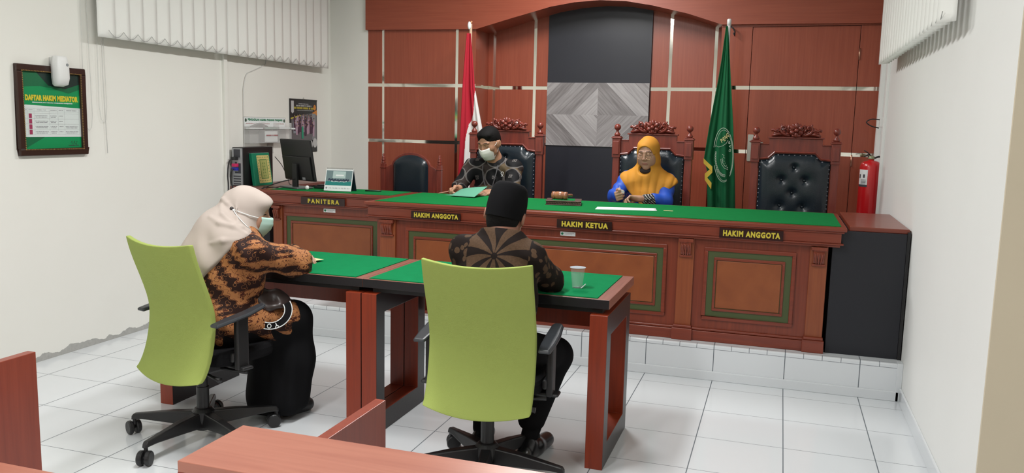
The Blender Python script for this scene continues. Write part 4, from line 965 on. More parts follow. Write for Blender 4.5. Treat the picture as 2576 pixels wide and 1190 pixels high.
# ---------------------------------------------------------------- man in black cap at the witness table, seen from behind
p3 = person((-1.20,-1.9,0), 'person in a brown batik shirt and black cap seated with back to the camera')
H = Head((-1.218,-1.735,1.084), (-.06,.95,-.22), (.14,0,1), k=1.0); neck = (-1.212,-1.795,.985)
B = SDF(); add_head(B, H, neck); B.chain([neck,(-1.21,-1.83,.92),(-1.21,-1.95,.60)],[.06,.11,.13],.04,((0,1,0),.65))
shL,elL,wrL = (-1.370,-1.83,.928),(-1.430,-1.665,.800),(-1.30,-1.46,.795)
shR,elR,wrR = (-1.072,-1.83,.910),(-1.030,-1.660,.800),(-1.14,-1.44,.795)
for sh,el,wr in ((shL,elL,wrL),(shR,elR,wrR)): B.chain([sh,el,wr],[.045,.038,.026],.02)
hand(B, wrL, (.8,.5,-.05),(0,0,-1),-1,(.25,.3,.2),1,.1,.3); hand(B, wrR, (-.8,.5,-.05),(0,0,-1),1,(.25,.3,.2),1,.1,.3)
for s,kx in ((-1,-1.37),(1,-1.035)): B.chain([(-1.21+s*.09,-1.93,.53),(kx,-1.52,.425),(-1.195+s*.115,-1.74,.11)],[.075,.055,.04],.02)
B.build('body', [SK3,LIP,DARK,M_['blackcloth']], p3, .005, face_region(H, lambda P,m: np.where(P[:,2] < .35, 3, m)))
BZC = .937
C = SDF(); C.chain([(-1.21,-1.815,.955),(-1.21,-1.84,.88),(-1.21,-1.90,.72),(-1.21,-1.94,.58)],[.095,.155,.170,.17],.06,((0,1,0),.66))
C.cap(shL,shR,.064,.064,.05); C.cap((-1.212,-1.80,.96),(-1.212,-1.79,1.0),.075,.066,.03)
C.chain([shL,elL,tuple(np.array(elL)*.2+np.array(wrL)*.8)],[.066,.056,.04],.03); C.chain([shR,elR,tuple(np.array(elR)*.2+np.array(wrR)*.8)],[.068,.058,.04],.03)
C.fold(fold(.0035,25,30,40)); C.cap((-1.214,-1.80,.97),(-1.214,-1.785,1.035),.066,.062,.01); C.cut((-1.21,-1.80,1.026),(0,.3,1))
C.build('batik_shirt', batik_brown(), p3, .006)
T_ = SDF(); T_.ell((-1.21,-1.95,.55),(.18,.17,.09),None,.04)
for s,kx in ((-1,-1.37),(1,-1.035)): T_.chain([(-1.21+s*.09,-1.93,.540),(kx,-1.52,.420),(-1.195+s*.115,-1.72,.175)],[.100,.080,.062],.03)
T_.cut((0,0,.135),(0,0,-1)); T_.build('trousers', M_['blackcloth'], p3, .007)
for s in (-1,1):
    x = -1.195+s*.115; SDF().cap((x,-1.81,.040),(x+s*.012,-1.70,.042),.036,.042,.02,((0,0,1),.9)).cap((x+s*.012,-1.70,.036),(x+s*.03,-1.57,.028),.042,.036,.02).cap((x,-1.80,.055),(x,-1.76,.075),.033,.036,.02).cut((0,0,.002),(0,0,-1)).build('shoe', mat('black_shoe_leather_%d'%s,(.01,.01,.011),.25), p3, .005)
Hh = SDF(); Hh.ell(H.p(0,-.020,.02),(.081,.094,.085),H.R,.01); Hh.ell(H.p(0,-.048,-.040),(.064,.048,.060),H.R,.03); Hh.ell(H.p(0,.125,-.03),(.09,.10,.10),H.R,.008,'sub')
for s in (-1,1): Hh.ell(H.p(s*.096,.0,-.020),(.028,.042,.050),H.R,.006,'sub')
Hh.build('hair', DARK, p3, .005)
# songkok: oval cap with near vertical sides
mb = MB(); P = []
hx, hy = .0835, .108
for zz,sc in ((-.040,.99),(.00,1.03),(.035,1.02),(.070,.97),(.092,.90),(.106,.81),(.115,.68),(.119,.45),(.120,.02)):
    P.append([tuple(H.p(hx*sc*math.cos(a),-.012+hy*sc*math.sin(a),.022+zz)) for a in np.linspace(0,2*PI,33)])
mb.grid(P); mb.build('cap', mat('black_velvet',(.006,.006,.007),.9,spec=.1), p3, smooth=True)
mask_mesh(H, p3, mat('white_mask_fabric_2',(.72,.75,.74),.7), .086)
# ---------------------------------------------------------------- woman in cream headscarf
p4 = person((-2.5,-2.0,0), 'person in a cream headscarf and orange-brown batik tunic leaning on the left witness table')
H = Head((-2.462,-1.845,1.040), (.90,.46,-.16), k=.97); neck = (-2.505,-1.89,.945)
B = SDF(); add_head(B, H, neck, 1, 0); B.chain([neck,(-2.50,-1.93,.87),(-2.53,-1.99,.58)],[.055,.11,.13],.04)
shR,elR,wrR = (-2.375,-1.985,.870),(-2.275,-1.720,.795),(-2.44,-1.50,.785)
shL,elL,wrL = (-2.61,-1.80,.880),(-2.66,-1.56,.795),(-2.46,-1.47,.79)
for sh,el,wr in ((shL,elL,wrL),(shR,elR,wrR)): B.chain([sh,el,wr],[.04,.034,.024],.02)
hand(B, wrR, (-.8,.45,0),(0,0,-1),1,(.3,.3,.2),.92,.1,.3); hand(B, wrL, (.8,-.1,0),(0,0,-1),-1,(.3,.3,.2),.92,.1,.3)
kR, kL = (-2.315,-1.66,.505),(-2.48,-1.60,.505)
B.chain([(-2.47,-2.02,.53),kR,(-2.36,-1.66,.09)],[.08,.055,.035],.02); B.chain([(-2.60,-1.98,.53),kL,(-2.47,-1.60,.09)],[.08,.055,.035],.02)
B.build('body', [SK2,LIP,DARK,M_['blackcloth']], p4, .005, face_region(H, lambda P,m: np.where(P[:,2] < .45, 3, m)))
C = SDF(); C.chain([(-2.49,-1.92,.88),(-2.50,-1.94,.74),(-2.535,-1.99,.57)],[.140,.145,.150],.06); C.cap(shL,shR,.062,.062,.05)
C.chain([shR,elR,tuple(np.array(elR)*.15+np.array(wrR)*.85)],[.076,.068,.045],.03); C.chain([shL,elL,wrL],[.07,.06,.045],.03)
C.chain([(-2.48,-2.03,.54),(-2.35,-1.735,.515)],[.118,.096],.05); C.chain([(-2.59,-2.00,.54),(-2.50,-1.75,.53)],[.115,.088],.05)
C.fold(fold(.0050,45,35,28)); C.build('batik_tunic', batik_gold(), p4, .006)
T_ = SDF(); T_.chain([(-2.48,-2.03,.515),(-2.33,-1.69,.505)],[.110,.085],.05); T_.chain([(-2.60,-1.99,.515),(-2.48,-1.62,.505)],[.110,.085],.05)
T_.chain([(-2.325,-1.68,.50),(-2.33,-1.67,.30),(-2.37,-1.69,.11)],[.085,.095,.11],.05); T_.chain([(-2.48,-1.62,.50),(-2.49,-1.64,.11)],[.085,.12],.06); T_.cap((-2.40,-1.68,.40),(-2.43,-1.70,.10),.10,.13,.06)
T_.fold(lambda X,Y,Z: .007*np.sin(X*55+Y*40)*np.clip((.5-Z)*4,0,1)); T_.cut((0,0,.035),(0,0,-1)); T_.build('long_skirt', M_['blackcloth'], p4, .007)
for x,y in ((-2.345,-1.60),(-2.48,-1.55)): SDF().cap((x-.02,y-.10,.04),(x+.02,y+.03,.034),.036,.036,.02).cut((0,0,.002),(0,0,-1)).build('shoe', M_['plastic'], p4, .006)
cream = mat('cream_headscarf_cloth', (.465,.40,.36), .8, spec=.15, var=.03, vs=6)
K = SDF(); K.ell(H.p(0,-.012,.030),(.088,.108,.094),H.R,.02); K.ell(H.p(0,.005,-.045),(.080,.086,.080),H.R,.03); K.ell(H.p(0,.064,.056),(.060,.048,.034),H.R,.03)
K.chain([H.p(0,-.05,-.03),(-2.53,-1.92,.95)],[.088,.105],.05)
K.chain([(-2.43,-1.97,.905),(-2.53,-1.92,.93),(-2.63,-1.82,.90)],[.085,.115,.085],.05)
K.chain([(-2.53,-1.94,.92),(-2.60,-1.99,.80),(-2.63,-2.03,.66)],[.120,.122,.105],.06); K.cap((-2.48,-1.98,.88),(-2.585,-2.05,.76),.10,.095,.05)
K.fold(lambda X,Y,Z: .0045*np.sin(Z*42+X*26-Y*22+1.5*np.sin(X*30))*np.clip((1.02-Z)*8,0,1)+.0015*np.sin(X*70+Z*40)*np.clip((Z-.98)*9,0,1))
KP = K.surf([(556,516),(560,540),(580,560),(606,572),(630,582)]); K.chain(KP,[.006,.010,.012,.010,.006],.010)
KP = K.surf([(528,545),(552,562),(585,570),(620,590)]); K.chain(KP,[.006,.012,.012,.006],.010)
KP = K.surf([(583,528),(600,560),(625,584)]); K.chain(KP,[.004,.008,.005],.008)
KP = K.surf([(560,500),(572,512),(583,524)]); K.chain(KP,[.010,.008,.004],.008)
KP = K.surf([(596,500),(594,515),(598,560)]); K.chain(KP,[.002,.005,.003],.006)
KP = K.surf([(530,612),(560,606),(600,604)]); K.chain(KP,[.003,.010,.003],.012)
K.ell(H.p(0,.134,-.020),(.048,.078,.082),H.R,.005,'sub')
K.cut((-2.375,-2.0,.925),(.80,-.10,-.62)); 
K.build('headscarf', cream, p4, .0055)
mo = mask_mesh(H, p4, mat('pale_green_mask_fabric',(.42,.62,.56),.7), .092, M_['paper'])
KS = SDF(); KS.p = [q for q in K.p]; pin = KS.surf([(583,525)])[0]; MB().ball(pin,.0095,10).build('scarf_pin', mat('dark_bead',(.04,.035,.035),.3,.3), p4, smooth=True)
MB().tube(KS.surf([(650,548),(630,543),(605,534),(590,528)],-.006)+[pin],.0020,5).tube(KS.surf([(634,578),(622,570),(610,558),(596,542),(588,530)],-.006)+[pin],.0020,5).build('mask_string', M_['paper'], p4)
# folded jacket with lettered trim on her lap
jb = SDF(); jb.cap((-2.42,-1.90,.635),(-2.34,-1.80,.620),.052,.042,.04); jb.cap((-2.40,-1.84,.650),(-2.31,-1.78,.618),.034,.030,.03); jb.ell((-2.36,-1.84,.605),(.085,.070,.030),None,.03)
jb.fold(lambda X,Y,Z: .006*np.sin(X*70+Z*50+Y*30))
vs_ = jb.build('folded_jacket', mat('dark_brown_satin',(.035,.024,.022),.35), None, .005); rebase(vs_); tag(vs_,'dark satin bundle with white lettered trim on the lap of the woman in cream','jacket')
LAP = SDF(); LAP.p = [q for q in T_.p+C.p if q[0] != 'cut']; c0 = V(LAP.surf([(690,792)])[0]); c0 += (CP-c0).normalized()*.022; FRj = frame(c0,(.95,.31,.0),(-.12,.36,.93)); mb = MB()
for rr in (.058,.088): mb.tube([(rr*1.15*math.cos(a)-.02,rr*math.sin(a)+.02,0) for a in np.linspace(-2.6,.55,22)],.0022,6,0,FRj)
mb.build('white_trim', M_['paper'], vs_)
mb = MB(); band = [(.057*1.15*math.cos(a)-.02,.057*math.sin(a)+.02,-.003) for a in np.linspace(-2.6,.55,22)]+[(.089*1.15*math.cos(a)-.02,.089*math.sin(a)+.02,-.003) for a in np.linspace(.55,-2.6,22)]
n_ = len(band); mb.add(band+[(x,y,z-.002) for x,y,z in band], [tuple(range(n_)),tuple(range(n_,2*n_))[::-1]]+[(i,n_+i,n_+(i+1)%n_,(i+1)%n_) for i in range(n_)], 0, FRj); mb.build('lettered_band', M_['blackcloth'], vs_)
mb = MB()
for ch,a in (('U',-1.95),('O',-1.55),('Y',-1.15)):
    cx_,cy_ = .073*1.15*math.cos(a)-.02,.073*math.sin(a)+.02
    Mx = FRj@Matrix.Translation((cx_,cy_,0))@Matrix.Rotation(a-PI/2+PI,4,'Z'); text(mb, ch, Mx@Matrix.Rotation(PI,4,'Z'), -.0105,-.011,.0105,.011,0,.001,.01)
mb.build('lettering', M_['paper'], vs_)
sheet('paper_sheet',[(-2.50,-1.50,.755),(-2.43,-1.36,.756),(-2.31,-1.42,.762),(-2.36,-1.56,.758)],M_['paper_y'],'yellowish paper on the left witness table beside the arm of the woman in cream','paper',bend=.004)
# ================================================================ flags
def cloth(L, R, n, amp, freq, y, ph=0, top=0):
    """L, R: outline as (x, z) rows from the top; folds deepen towards the bottom"""
    P = []
    rows = 150; Lx = np.array([p[0] for p in L]); Lz = np.array([p[1] for p in L]); Rx = np.array([p[0] for p in R]); Rz = np.array([p[1] for p in R])
    for j in range(rows+1):
        s = j/rows; zl = Lz[0]+(Lz[-1]-Lz[0])*s; zr = Rz[0]+(Rz[-1]-Rz[0])*s
        xl = np.interp(-zl,-Lz,Lx); xr = np.interp(-zr,-Rz,Rx); row = []
        for i in range(n+1):
            t = i/n; a = amp*min(1,.15+s*1.1); row.append((xl+(xr-xl)*t, y-a*math.sin(t*freq+ph+.6*math.sin(s*4))-.5*a*math.sin(t*freq*2.3+s*3+ph), zl+(zr-zl)*t))
        P.append(row)
    return P
def outline(pts, y): return [(at(u,v,'y',y).x, at(u,v,'y',y).z) for u,v in pts]
FYr = 1.62
t = thing('flag', (-2.69,FYr,PZ), 'red and white flag on a pole left of the recess, behind the masked man', 'flag')
MB().tube([(-2.70,FYr+.03,PZ+.02),(-2.70,FYr+.03,2.33)],.012,12).build('pole', mat('pale_pole',(.55,.40,.28),.4), t, smooth=True)
MB().lathe([(.16,0),(.16,.015),(.05,.03),(.02,.06),(.02,.10)],(-2.70,FYr+.03,PZ)).build('pole_base', M_['chair_wood'], t, smooth=True)
MB().tube([(-2.715,FYr+.02,2.345),(-2.70,FYr+.025,2.335),(-2.688,FYr+.02,2.352)],.008,8).build('pole_tip', mat('tip_wood',(.6,.3,.15),.5), t, smooth=True)
Lr = outline([(1174,84),(1170,130),(1165,200),(1161,290),(1157,380),(1152,450),(1150,520)],FYr); Rr = outline([(1185,84),(1190,150),(1195,222),(1206,285),(1216,340),(1222,420),(1226,520)],FYr)
P = cloth(Lr,Rr,70,.022,9,FYr); fb = outline([(1196,222),(1191,290),(1179,312),(1172,352),(1168,420),(1164,520)],FYr); fz = np.array([p[1] for p in fb]); fx = np.array([p[0] for p in fb])
mb = MB().grid(P); mb.mi = []
for f in mb.f:
    c = [sum(mb.v[i][k] for i in f)/4 for k in (0,2)]; mb.mi.append(1 if c[1] < fz[0] and c[0] > np.interp(-c[1],-fz,fx) else 0)
flr = mat('flag_red',(.42,.005,.022),.8); flw = mat('flag_white',(.72,.70,.68),.8)
o = mb.build('cloth', [flr,flw], t, smooth=True, label='red cloth turning white below, gathered in folds'); o.modifiers.new('s','SOLIDIFY').thickness = .002
MB().ball((-2.706,FYr+.01,2.315),(.016,.016,.035),10).build('tie', M_['paper'], t, smooth=True)
t = thing('flag', (-.55,FYr,PZ), 'dark green flag with gold fringe and white emblem beside the hidden door', 'flag')
MB().tube([(-.545,FYr+.03,PZ+.02),(-.545,FYr+.03,2.30)],.013,12).build('pole', mat('white_pole',(.7,.7,.68),.4), t, smooth=True)
MB().lathe([(.16,0),(.16,.015),(.05,.03),(.02,.06),(.02,.10)],(-.545,FYr+.03,PZ)).build('pole_base', M_['chair_wood'], t, smooth=True)
MB().lathe([(.016,0),(.017,.045),(.012,.05)],(-.545,FYr+.03,2.285),12).build('pole_cap', M_['white'], t, smooth=True)
gr = mat('flag_green',(.006,.105,.038),.75,spec=.25); gold = mat('gold_fringe',(.60,.42,.045),.7)
Lg = outline([(1827,66),(1816,145),(1806,205),(1795,262),(1784,320),(1776,370),(1771,400)],FYr); Rg = outline([(1832,66),(1836,145),(1839,205),(1842,262),(1845,320),(1846,370),(1847,400)],FYr)
Lg += outline([(1779,430),(1780,560)],FYr); Rg += outline([(1848,430),(1849,560)],FYr)
o = MB().grid(cloth(Lg,Rg,32,.020,11,FYr,.8)).build('cloth', gr, t, smooth=True); o.modifiers.new('s','SOLIDIFY').thickness = .002
yf = FYr-.042
def strip(p, q):   # fringe band between two px polylines
    P = [[tuple(at(u,v,'y',yf-.004*math.sin(i*1.3))) for u,v in row] for i,row in enumerate((p,q))]; return P
fr = MB()
fr.grid([[tuple(at(u,v,'y',yf-.010)) for u,v in r] for r in [[(1770,398),(1781,409),(1792,419)],[(1770,411),(1780,421),(1792,433)]]])
fr.grid([[tuple(at(u,v,'y',yf-.005)) for u,v in r] for r in [[(1792,420),(1783,428),(1773,437)],[(1792,434),(1783,443),(1773,453)]]])
fr.grid([[tuple(at(u,v,'y',yf-.011)) for u,v in r] for r in [[(1773,440),(1780,448),(1790,460)],[(1773,453),(1780,463),(1789,476)]]])
o = fr.build('gold_fringe', gold, t); o.modifiers.new('s','SOLIDIFY').thickness = .003
wl = mat('emblem_white',(.45,.52,.42),.8); mb = MB()
def pl(pts, r=.0022): mb.tube([tuple(at(u,v,'y',yf)) for u,v in pts], r, 5)
e0 = lambda a,cx=1820,cy=390,rx=25,ry=68: (cx+rx*math.cos(a), cy+ry*math.sin(a))
pl([e0(a) for a in np.linspace(-2.85,-.95,14)]); pl([e0(a,1821,391,22,64) for a in np.linspace(-2.8,-1.0,14)],.0014)
pl([e0(a) for a in np.linspace(-.9,.9,14)]); pl([e0(a,1821,391,22,63) for a in np.linspace(-.85,.8,14)],.0014)
pl([e0(a) for a in np.linspace(1.25,2.75,14)]); pl([e0(a,1821,391,22,64) for a in np.linspace(1.25,2.6,14)],.0014)
pl([(1800,366),(1808,370),(1818,367),(1827,361),(1832,352)],.0016)
for a in np.linspace(3.4,1.55,15):
    u,v = e0(a,1822,396,22,46); c = at(u,v,'y',yf); 
    for s in (-1,1): mb.tube([tuple(c+V((.006*s*math.cos(k)*.8,0,.009*math.sin(k)+s*.002))) for k in np.linspace(0,2*PI,8)],.0011,4)
pl([(1817,388),(1822,392),(1819,396),(1824,398)],.0016); pl([(1817,398),(1818,410),(1824,418),(1831,422)],.0016); pl([(1813,400),(1815,413),(1822,423),(1831,427)],.0016)
for k in range(6): u = 1815+k*2.8; v = 402+k*k*.55+k*1.6; pl([(u,v),(u+2.4,v-2.2)],.0009)
mb.build('emblem_lines', wl, t)
mb = MB(); gl = mat('pale_gold_letters',(.55,.50,.22),.8)
for ch,u,v,rot in (('P',1816.5,354,.5),('E',1822,350,.5),('N',1826.5,345,.5),('G',1831,340,.55)):
    c = at(u,v,'y',yf-.001); text(mb, ch, Matrix.Translation(c)@frame((0,0,0),(math.cos(rot),0,math.sin(rot)),(-math.sin(rot),0,math.cos(rot))), -.009,-.016,.007,.016,0,.0,.02)
mb.build('lettering', gl, t)
mb = MB()
for ch,u,v in (('P',1835,358),('A',1836,368),('D',1836,378)):
    c = at(u,v,'y',yf-.001); text(mb, ch, frame(tuple(c),(.1,0,1),(-1,0,.1)), -.010,-.007,.010,.007,0,.0,.01)
mb.build('lettering', wl, t)
o = MB().tube([at(1838,66,'y',YB-.04),at(1845,72,'y',YB-.045),at(1849,80,'y',YB-.042),at(1848,90,'y',YB-.045),at(1845,82,'y',YB-.05)],.006,6).build('cable_end', M_['cable'], smooth=True); rebase(o); tag(o,'short dark cable end sticking out beside the top of the green flag','cable')
# ================================================================ clerk's counter things
# computer tower
t = thing('computer_tower', (-4.165,.59,TZ+.003), 'black computer tower with grey rear ports standing on the left side cabinet', 'computer')
tx0,tx1,ty0,ty1,tz = -4.222,-4.122,.392,.80,TZ+.003
MB().box((tx0,ty0+.01,tz),(tx1,ty1,tz+.305)).build('case', M_['plastic'], t, bev=.003)
rp = MB().box((tx0+.004,ty0,tz+.006),(tx1-.004,ty0+.01,tz+.298)).build('rear_panel', mat('zinc_panel',(.42,.43,.45),.4,.6), t)
FRr = frame((tx0,ty0,tz),(1,0,0),(0,0,1)); mb = MB()
for x0_,z0_,x1_,z1_ in ((.02,.225,.08,.29),(.03,.175,.05,.19),(.03,.10,.06,.115),(.06,.10,.085,.18)): rect(mb,FRr,x0_,z0_,x1_,z1_,0,.001)
for k in range(4): rect(mb,FRr,.015,.012+k*.02,.085,.022+k*.02,0,.001)
mb.build('port_openings', M_['ink'], rp)
for nm,c,zz in (('pink_plug',(.6,.02,.12),.165),('blue_plug',(.02,.03,.35),.135)):
    MB().box((tx0+.02,ty0-.03,tz+zz-.012),(tx0+.065,ty0,tz+zz+.012)).build('plug', mat(nm,c,.4), rp, bev=.003)
MB().box((tx0+.015,ty0-.035,tz+.205),(tx0+.06,ty0,tz+.23)).build('plug', M_['plastic'], rp, bev=.003)
mb = MB()
o = MB().tube(sm([(-4.19,.36,tz+.215),(-4.205,.335,tz+.19),(-4.215,.33,tz+.09),(-4.21,.33,tz-.02),(-4.215,.335,.6),(-4.2,.33,.24)]),.005,6).build('power_cable', M_['cable'], smooth=True); rebase(o); tag(o,'black power cable hanging down from the back of the computer tower','cable','computer cables')
o = MB().tube(sm([(-4.18,.355,tz+.135),(-4.185,.33,tz+.11),(-4.19,.335,tz+.03),(-4.175,.34,tz-.05),(-4.17,.335,.5)]),.0055,6).build('video_cable', M_['cable'], smooth=True); rebase(o); tag(o,'thicker black cable looping from the blue plug of the computer tower','cable','computer cables')
# green book with ornate cover leaning against the tower
t = thing('book', (-4.09,.60,tz), 'green hardcover book with ornate gold panel leaning against the computer tower', 'book')
a = math.radians(8); Rb = Matrix.Translation((-4.062,.475,tz))@Matrix.Rotation(math.radians(-4),4,'Z')@Matrix.Rotation(-a,4,'Y')   # local: x out, y along, z up
MB().box((-.030,0,0),(0,.215,.262),0,Rb).build('cover', mat('green_book_cover',(.005,.19,.10),.4), t, bev=.003)
MB().box((-.026,.004,.2621),(-.004,.212,.2626),0,Rb).build('pages', M_['paper'], t)
FB = Rb@frame((0.0006,0,0),(0,1,0),(0,0,1)); mb = MB(); pts = []
x0_,x1_,y0_,y1_ = .055,.200,.022,.240; nx_,ny_ = 10,15; am = .005
for k in range(nx_*2): pts.append((x0_+(x1_-x0_)*k/(nx_*2), y0_-(am if k%2 else 0)))
for k in range(ny_*2): pts.append((x1_+(am if k%2 else 0), y0_+(y1_-y0_)*k/(ny_*2)))
for k in range(nx_*2): pts.append((x1_-(x1_-x0_)*k/(nx_*2), y1_+(am if k%2 else 0)))
for k in range(ny_*2): pts.append((x0_-(am if k%2 else 0), y1_-(y1_-y0_)*k/(ny_*2)))
mb.add([(p[0],p[1],.0004) for p in pts],[tuple(range(len(pts)))],0,FB); pg = mb.build('ornate_panel', mat('book_gold',(.60,.50,.19),.45), t)
mb = MB(); rect(mb,FB,.083,.052,.172,.210,0,.0008); rect(mb,FB,.090,.059,.165,.203,1,.0011)
for k in range(9):
    for xx in (.068,.187): rect(mb,FB,xx-.004,.035+k*.0235,xx+.004,.043+k*.0235,0,.0008)
for k in range(5):
    for yy_ in (.036,.226): rect(mb,FB,.080+k*.021,yy_-.004,.088+k*.021,yy_+.004,0,.0008)
for k in range(5): 
    for s in (-1,1): mb.tube([(.1275+s*(.004+.012*abs(math.sin(q*1.1+k))),.070+k*.025+.008*q/3,.0015) for q in range(6)],.0012,4,2,FB)
mb.build('ornament', [mat('book_green_dark',(.10,.22,.06),.5),mat('book_olive',(.38,.40,.13),.5),mat('book_green2',(.03,.22,.05),.5)], pg)
# monitor
mc = V((-3.69,.50,0)); Rm = Matrix.Translation((mc.x,mc.y,TZ+.004))@Matrix.Rotation(math.radians(-24),4,'Z')      # local +y = screen side
t = thing('monitor', (mc.x,mc.y,TZ+.004), 'black flat monitor seen from behind on the clerk counter', 'monitor')
Rt = Rm@Matrix.Translation((0,0,.218))@Matrix.Rotation(math.radians(9),4,'X')
MB().box((-.205,-.006,-.162),(.205,.012,.162),0,Rt).box((-.185,-.020,-.152),(.185,-.006,.03),0,Rt).build('screen_case', M_['plastic'], t, bev=.004)
MB().box((-.198,.012,-.150),(.198,.0135,.155),0,Rt).build('screen', M_['black_void'], t)
MB().box((-.03,-.035,.0),(.03,-.012,.19),0,Rm).build('stand_neck', M_['plastic'], t, bev=.004)
MB().prism([(-.12,-.09),(.12,-.09),(.14,-.03),(.12,.06),(-.12,.06),(-.14,-.03)],0,.012,0,Rm).build('stand_base', mat('grey_base',(.10,.11,.11),.3), t, bev=.004)
mb = MB(); FM = Rt@frame((0,-.0205,0),(1,0,0),(0,0,1)); rect(mb,FM,-.06,-.14,-.015,-.085,0,.0005); rect(mb,FM,.06,-.15,.10,-.13,0,.0005); mb.build('port_label', M_['inkg'], t)
o = MB().tube(sm([tuple(Rt@V((.02,-.022,-.14))),(-3.75,.40,TZ+.06),(-3.85,.335,TZ+.02),(-3.90,.30,TZ-.02),(-3.905,.285,.80),(-3.90,.28,.6),(-3.86,.30,.24)]),.0045,6).build('monitor_cable', M_['cable'], smooth=True); rebase(o); tag(o,'dark monitor cable running over the left end of the clerk counter','cable')
o = MB().tube(sm([(-4.10,.80,1.17),(-4.02,.78,1.10),(-3.93,.72,1.01),(-3.86,.64,.965),(-3.80,.58,TZ+.016)]),.003,6).build('thin_cable', M_['cable'], smooth=True); rebase(o); tag(o,'thin cable sagging from the computer tower to the monitor','cable')
o = MB().ball((-3.53,.375,TZ+.020),(.016,.014,.017),10).build('plastic_egg', M_['white'], smooth=True); rebase(o); tag(o,'small white round object on the green felt beside the monitor base','ornament')
mb = MB().tube([(-3.92+.03*math.cos(q*.7)+q*.012,.36+.02*math.sin(q),TZ+.010) for q in range(14)],.0035,6); o = mb.build('coiled_cable', M_['cable'], smooth=True); rebase(o); tag(o,'short coiled dark cable lying on the counter left of the monitor base','cable')
o = MB().box((-3.56,.52,TZ+.0035),(-3.43,.60,TZ+.026)).box((-3.54,.53,TZ+.026),(-3.45,.59,TZ+.034)).build('adapter', M_['plastic'], bev=.006); rebase(o); tag(o,'black adapter box on the clerk counter between monitor and desk calendar','adapter')
o = MB().tube([(-3.10,.50,TZ+.009),(-2.98,.53,TZ+.009)],.005,8).build('pen', M_['plastic'], smooth=True); rebase(o); tag(o,'black pen lying on the felt right of the desk calendar','pen')
# desk calendar (tent)
t = thing('desk_calendar', (-3.27,.44,TZ+.003), 'spiral desk calendar with a group photo standing on the clerk counter', 'calendar')
Rc = Matrix.Translation((-3.275,.43,TZ+.004))@Matrix.Rotation(math.radians(4),4,'Z'); h_ = .165
MB().prism([(-.05,0),(0,h_),(.05,0),(.046,0),(0,h_-.006),(-.046,0)],-.112,.112,0,Rc,'x').build('stand', mat('navy_card',(.01,.02,.035),.5), t)
L_ = math.hypot(.05,h_); FC = Rc@frame((-.112,-.0505,0),(1,0,0),(0,.05/L_,h_/L_)); mb = MB()
mb.box((0,.002,.0005),(.224,L_,.0015),0,FC); pgo = mb.build('page', M_['paper'], t)
mb = MB(); rect(mb,FC,.006,.045,.218,.160,0,.0020); rect(mb,FC,.006,.045,.218,.075,1,.0023); rect(mb,FC,.06,.10,.165,.155,2,.0023); rect(mb,FC,.085,.118,.15,.128,3,.0026)
for k in range(22): mb.ball((.03+k*.0078,.083+.004*math.sin(k*2.1)+.006*abs(k-11)/11,.0026),(.005,.009,.0004),8,4,FC)
for k in range(12): mb.ball((.055+k*.011,.074+.002*math.cos(k*1.7),.0030),(.0035,.004,.0004),6,3,FC)
mb.build('group_photo', [mat('cal_bg',(.16,.24,.25),.4),mat('cal_teal',(.01,.22,.20),.4),mat('cal_pale',(.45,.58,.56),.4),M_['paper'],mat('cal_navy',(.015,.03,.06),.5)], pgo)
mb = MB(); mb.add([(.019+.008*math.cos(q),.024+.008*math.sin(q),.002) for q in np.linspace(0,2*PI,13)[:-1]],[tuple(range(12))],0,FC)
for k in range(14): scribble(mb,FC,.04+k*.0125,.018,.044+k*.0125,.028,0,.002)
mb.build('print', M_['inkg'], pgo)
mb = MB()
for k in range(24): mb.tube([tuple(Rc@V((-.104+k*.009,.006*math.cos(q),h_+.002+.006*math.sin(q)))) for q in np.linspace(0,2*PI,9)[:-1]],.0008,4,closed=True)
sp = mb.build('spiral', M_['plastic'], t); sp['kind'] = 'stuff'
# ================================================================ left wall things
def wallM(y, z, off=0): return frame((LX+off,y,z),(0,1,0),(0,0,1))
# framed poster
t = thing('framed_poster', (LX,-1.26,1.23), 'framed green poster headed DAFTAR HAKIM MEDIATOR on the left wall', 'poster')
y0,y1,z0_,z1_ = -1.502,-1.015,1.232,1.757; FP = wallM(y0,z0_); w_,h_ = y1-y0,z1_-z0_
mb = MB(); fw = .040
for a,b in (((0,0),(w_,fw)),((0,h_-fw),(w_,h_)),((0,fw),(fw,h_-fw)),((w_-fw,fw),(w_,h_-fw))): mb.box((a[0],a[1],0),(b[0],b[1],.026),0,FP)
fo = mb.build('frame', mat('dark_frame_wood',(.035,.014,.010),.3,bump=.3,bs=60), t, bev=.005)
mb = MB()
for q0,q1 in (((fw-.004,fw-.004),(w_-fw+.004,fw-.004)),((fw-.004,h_-fw+.004),(w_-fw+.004,h_-fw+.004)),((fw-.004,fw),(fw-.004,h_-fw)),((w_-fw+.004,fw),(w_-fw+.004,h_-fw))):
    n_ = int(max(abs(q1[0]-q0[0]),abs(q1[1]-q0[1]))/.010)
    mb.box((min(q0[0],q1[0])-.003,min(q0[1],q1[1])-.003,.012),(max(q0[0],q1[0])+.003,max(q0[1],q1[1])+.003,.024),0,FP)
    for k in range(n_+1): mb.ball((q0[0]+(q1[0]-q0[0])*k/n_, q0[1]+(q1[1]-q0[1])*k/n_, .025),(.0042,.0042,.004),6,0,FP)
mb.build('gilt_beading', mat('dull_gold',(.30,.18,.06),.4,.6), fo)
mb = MB().box((fw-.002,fw-.002,.004),(w_-fw+.002,h_-fw+.002,.010),0,FP); po = mb.build('poster_sheet', mat('poster_green',(.004,.26,.085),.35), t)
I0,I1 = fw,w_-fw; iw = I1-I0; ih = h_-2*fw; Y_ = lambda f: fw+ih*f
mb = MB()
def poly(pts, m, off): mb.add([(I0+iw*a,Y_(b),off) for a,b in pts],[tuple(range(len(pts)))],m,FP)
poly([(0,1),(1,1),(1,.80),(.8,.74),(.5,.80),(.3,.82),(0,.80)],0,.0104); poly([(.25,1),(1,1),(1,.87),(.75,.80),(.45,.83)],1,.0107)
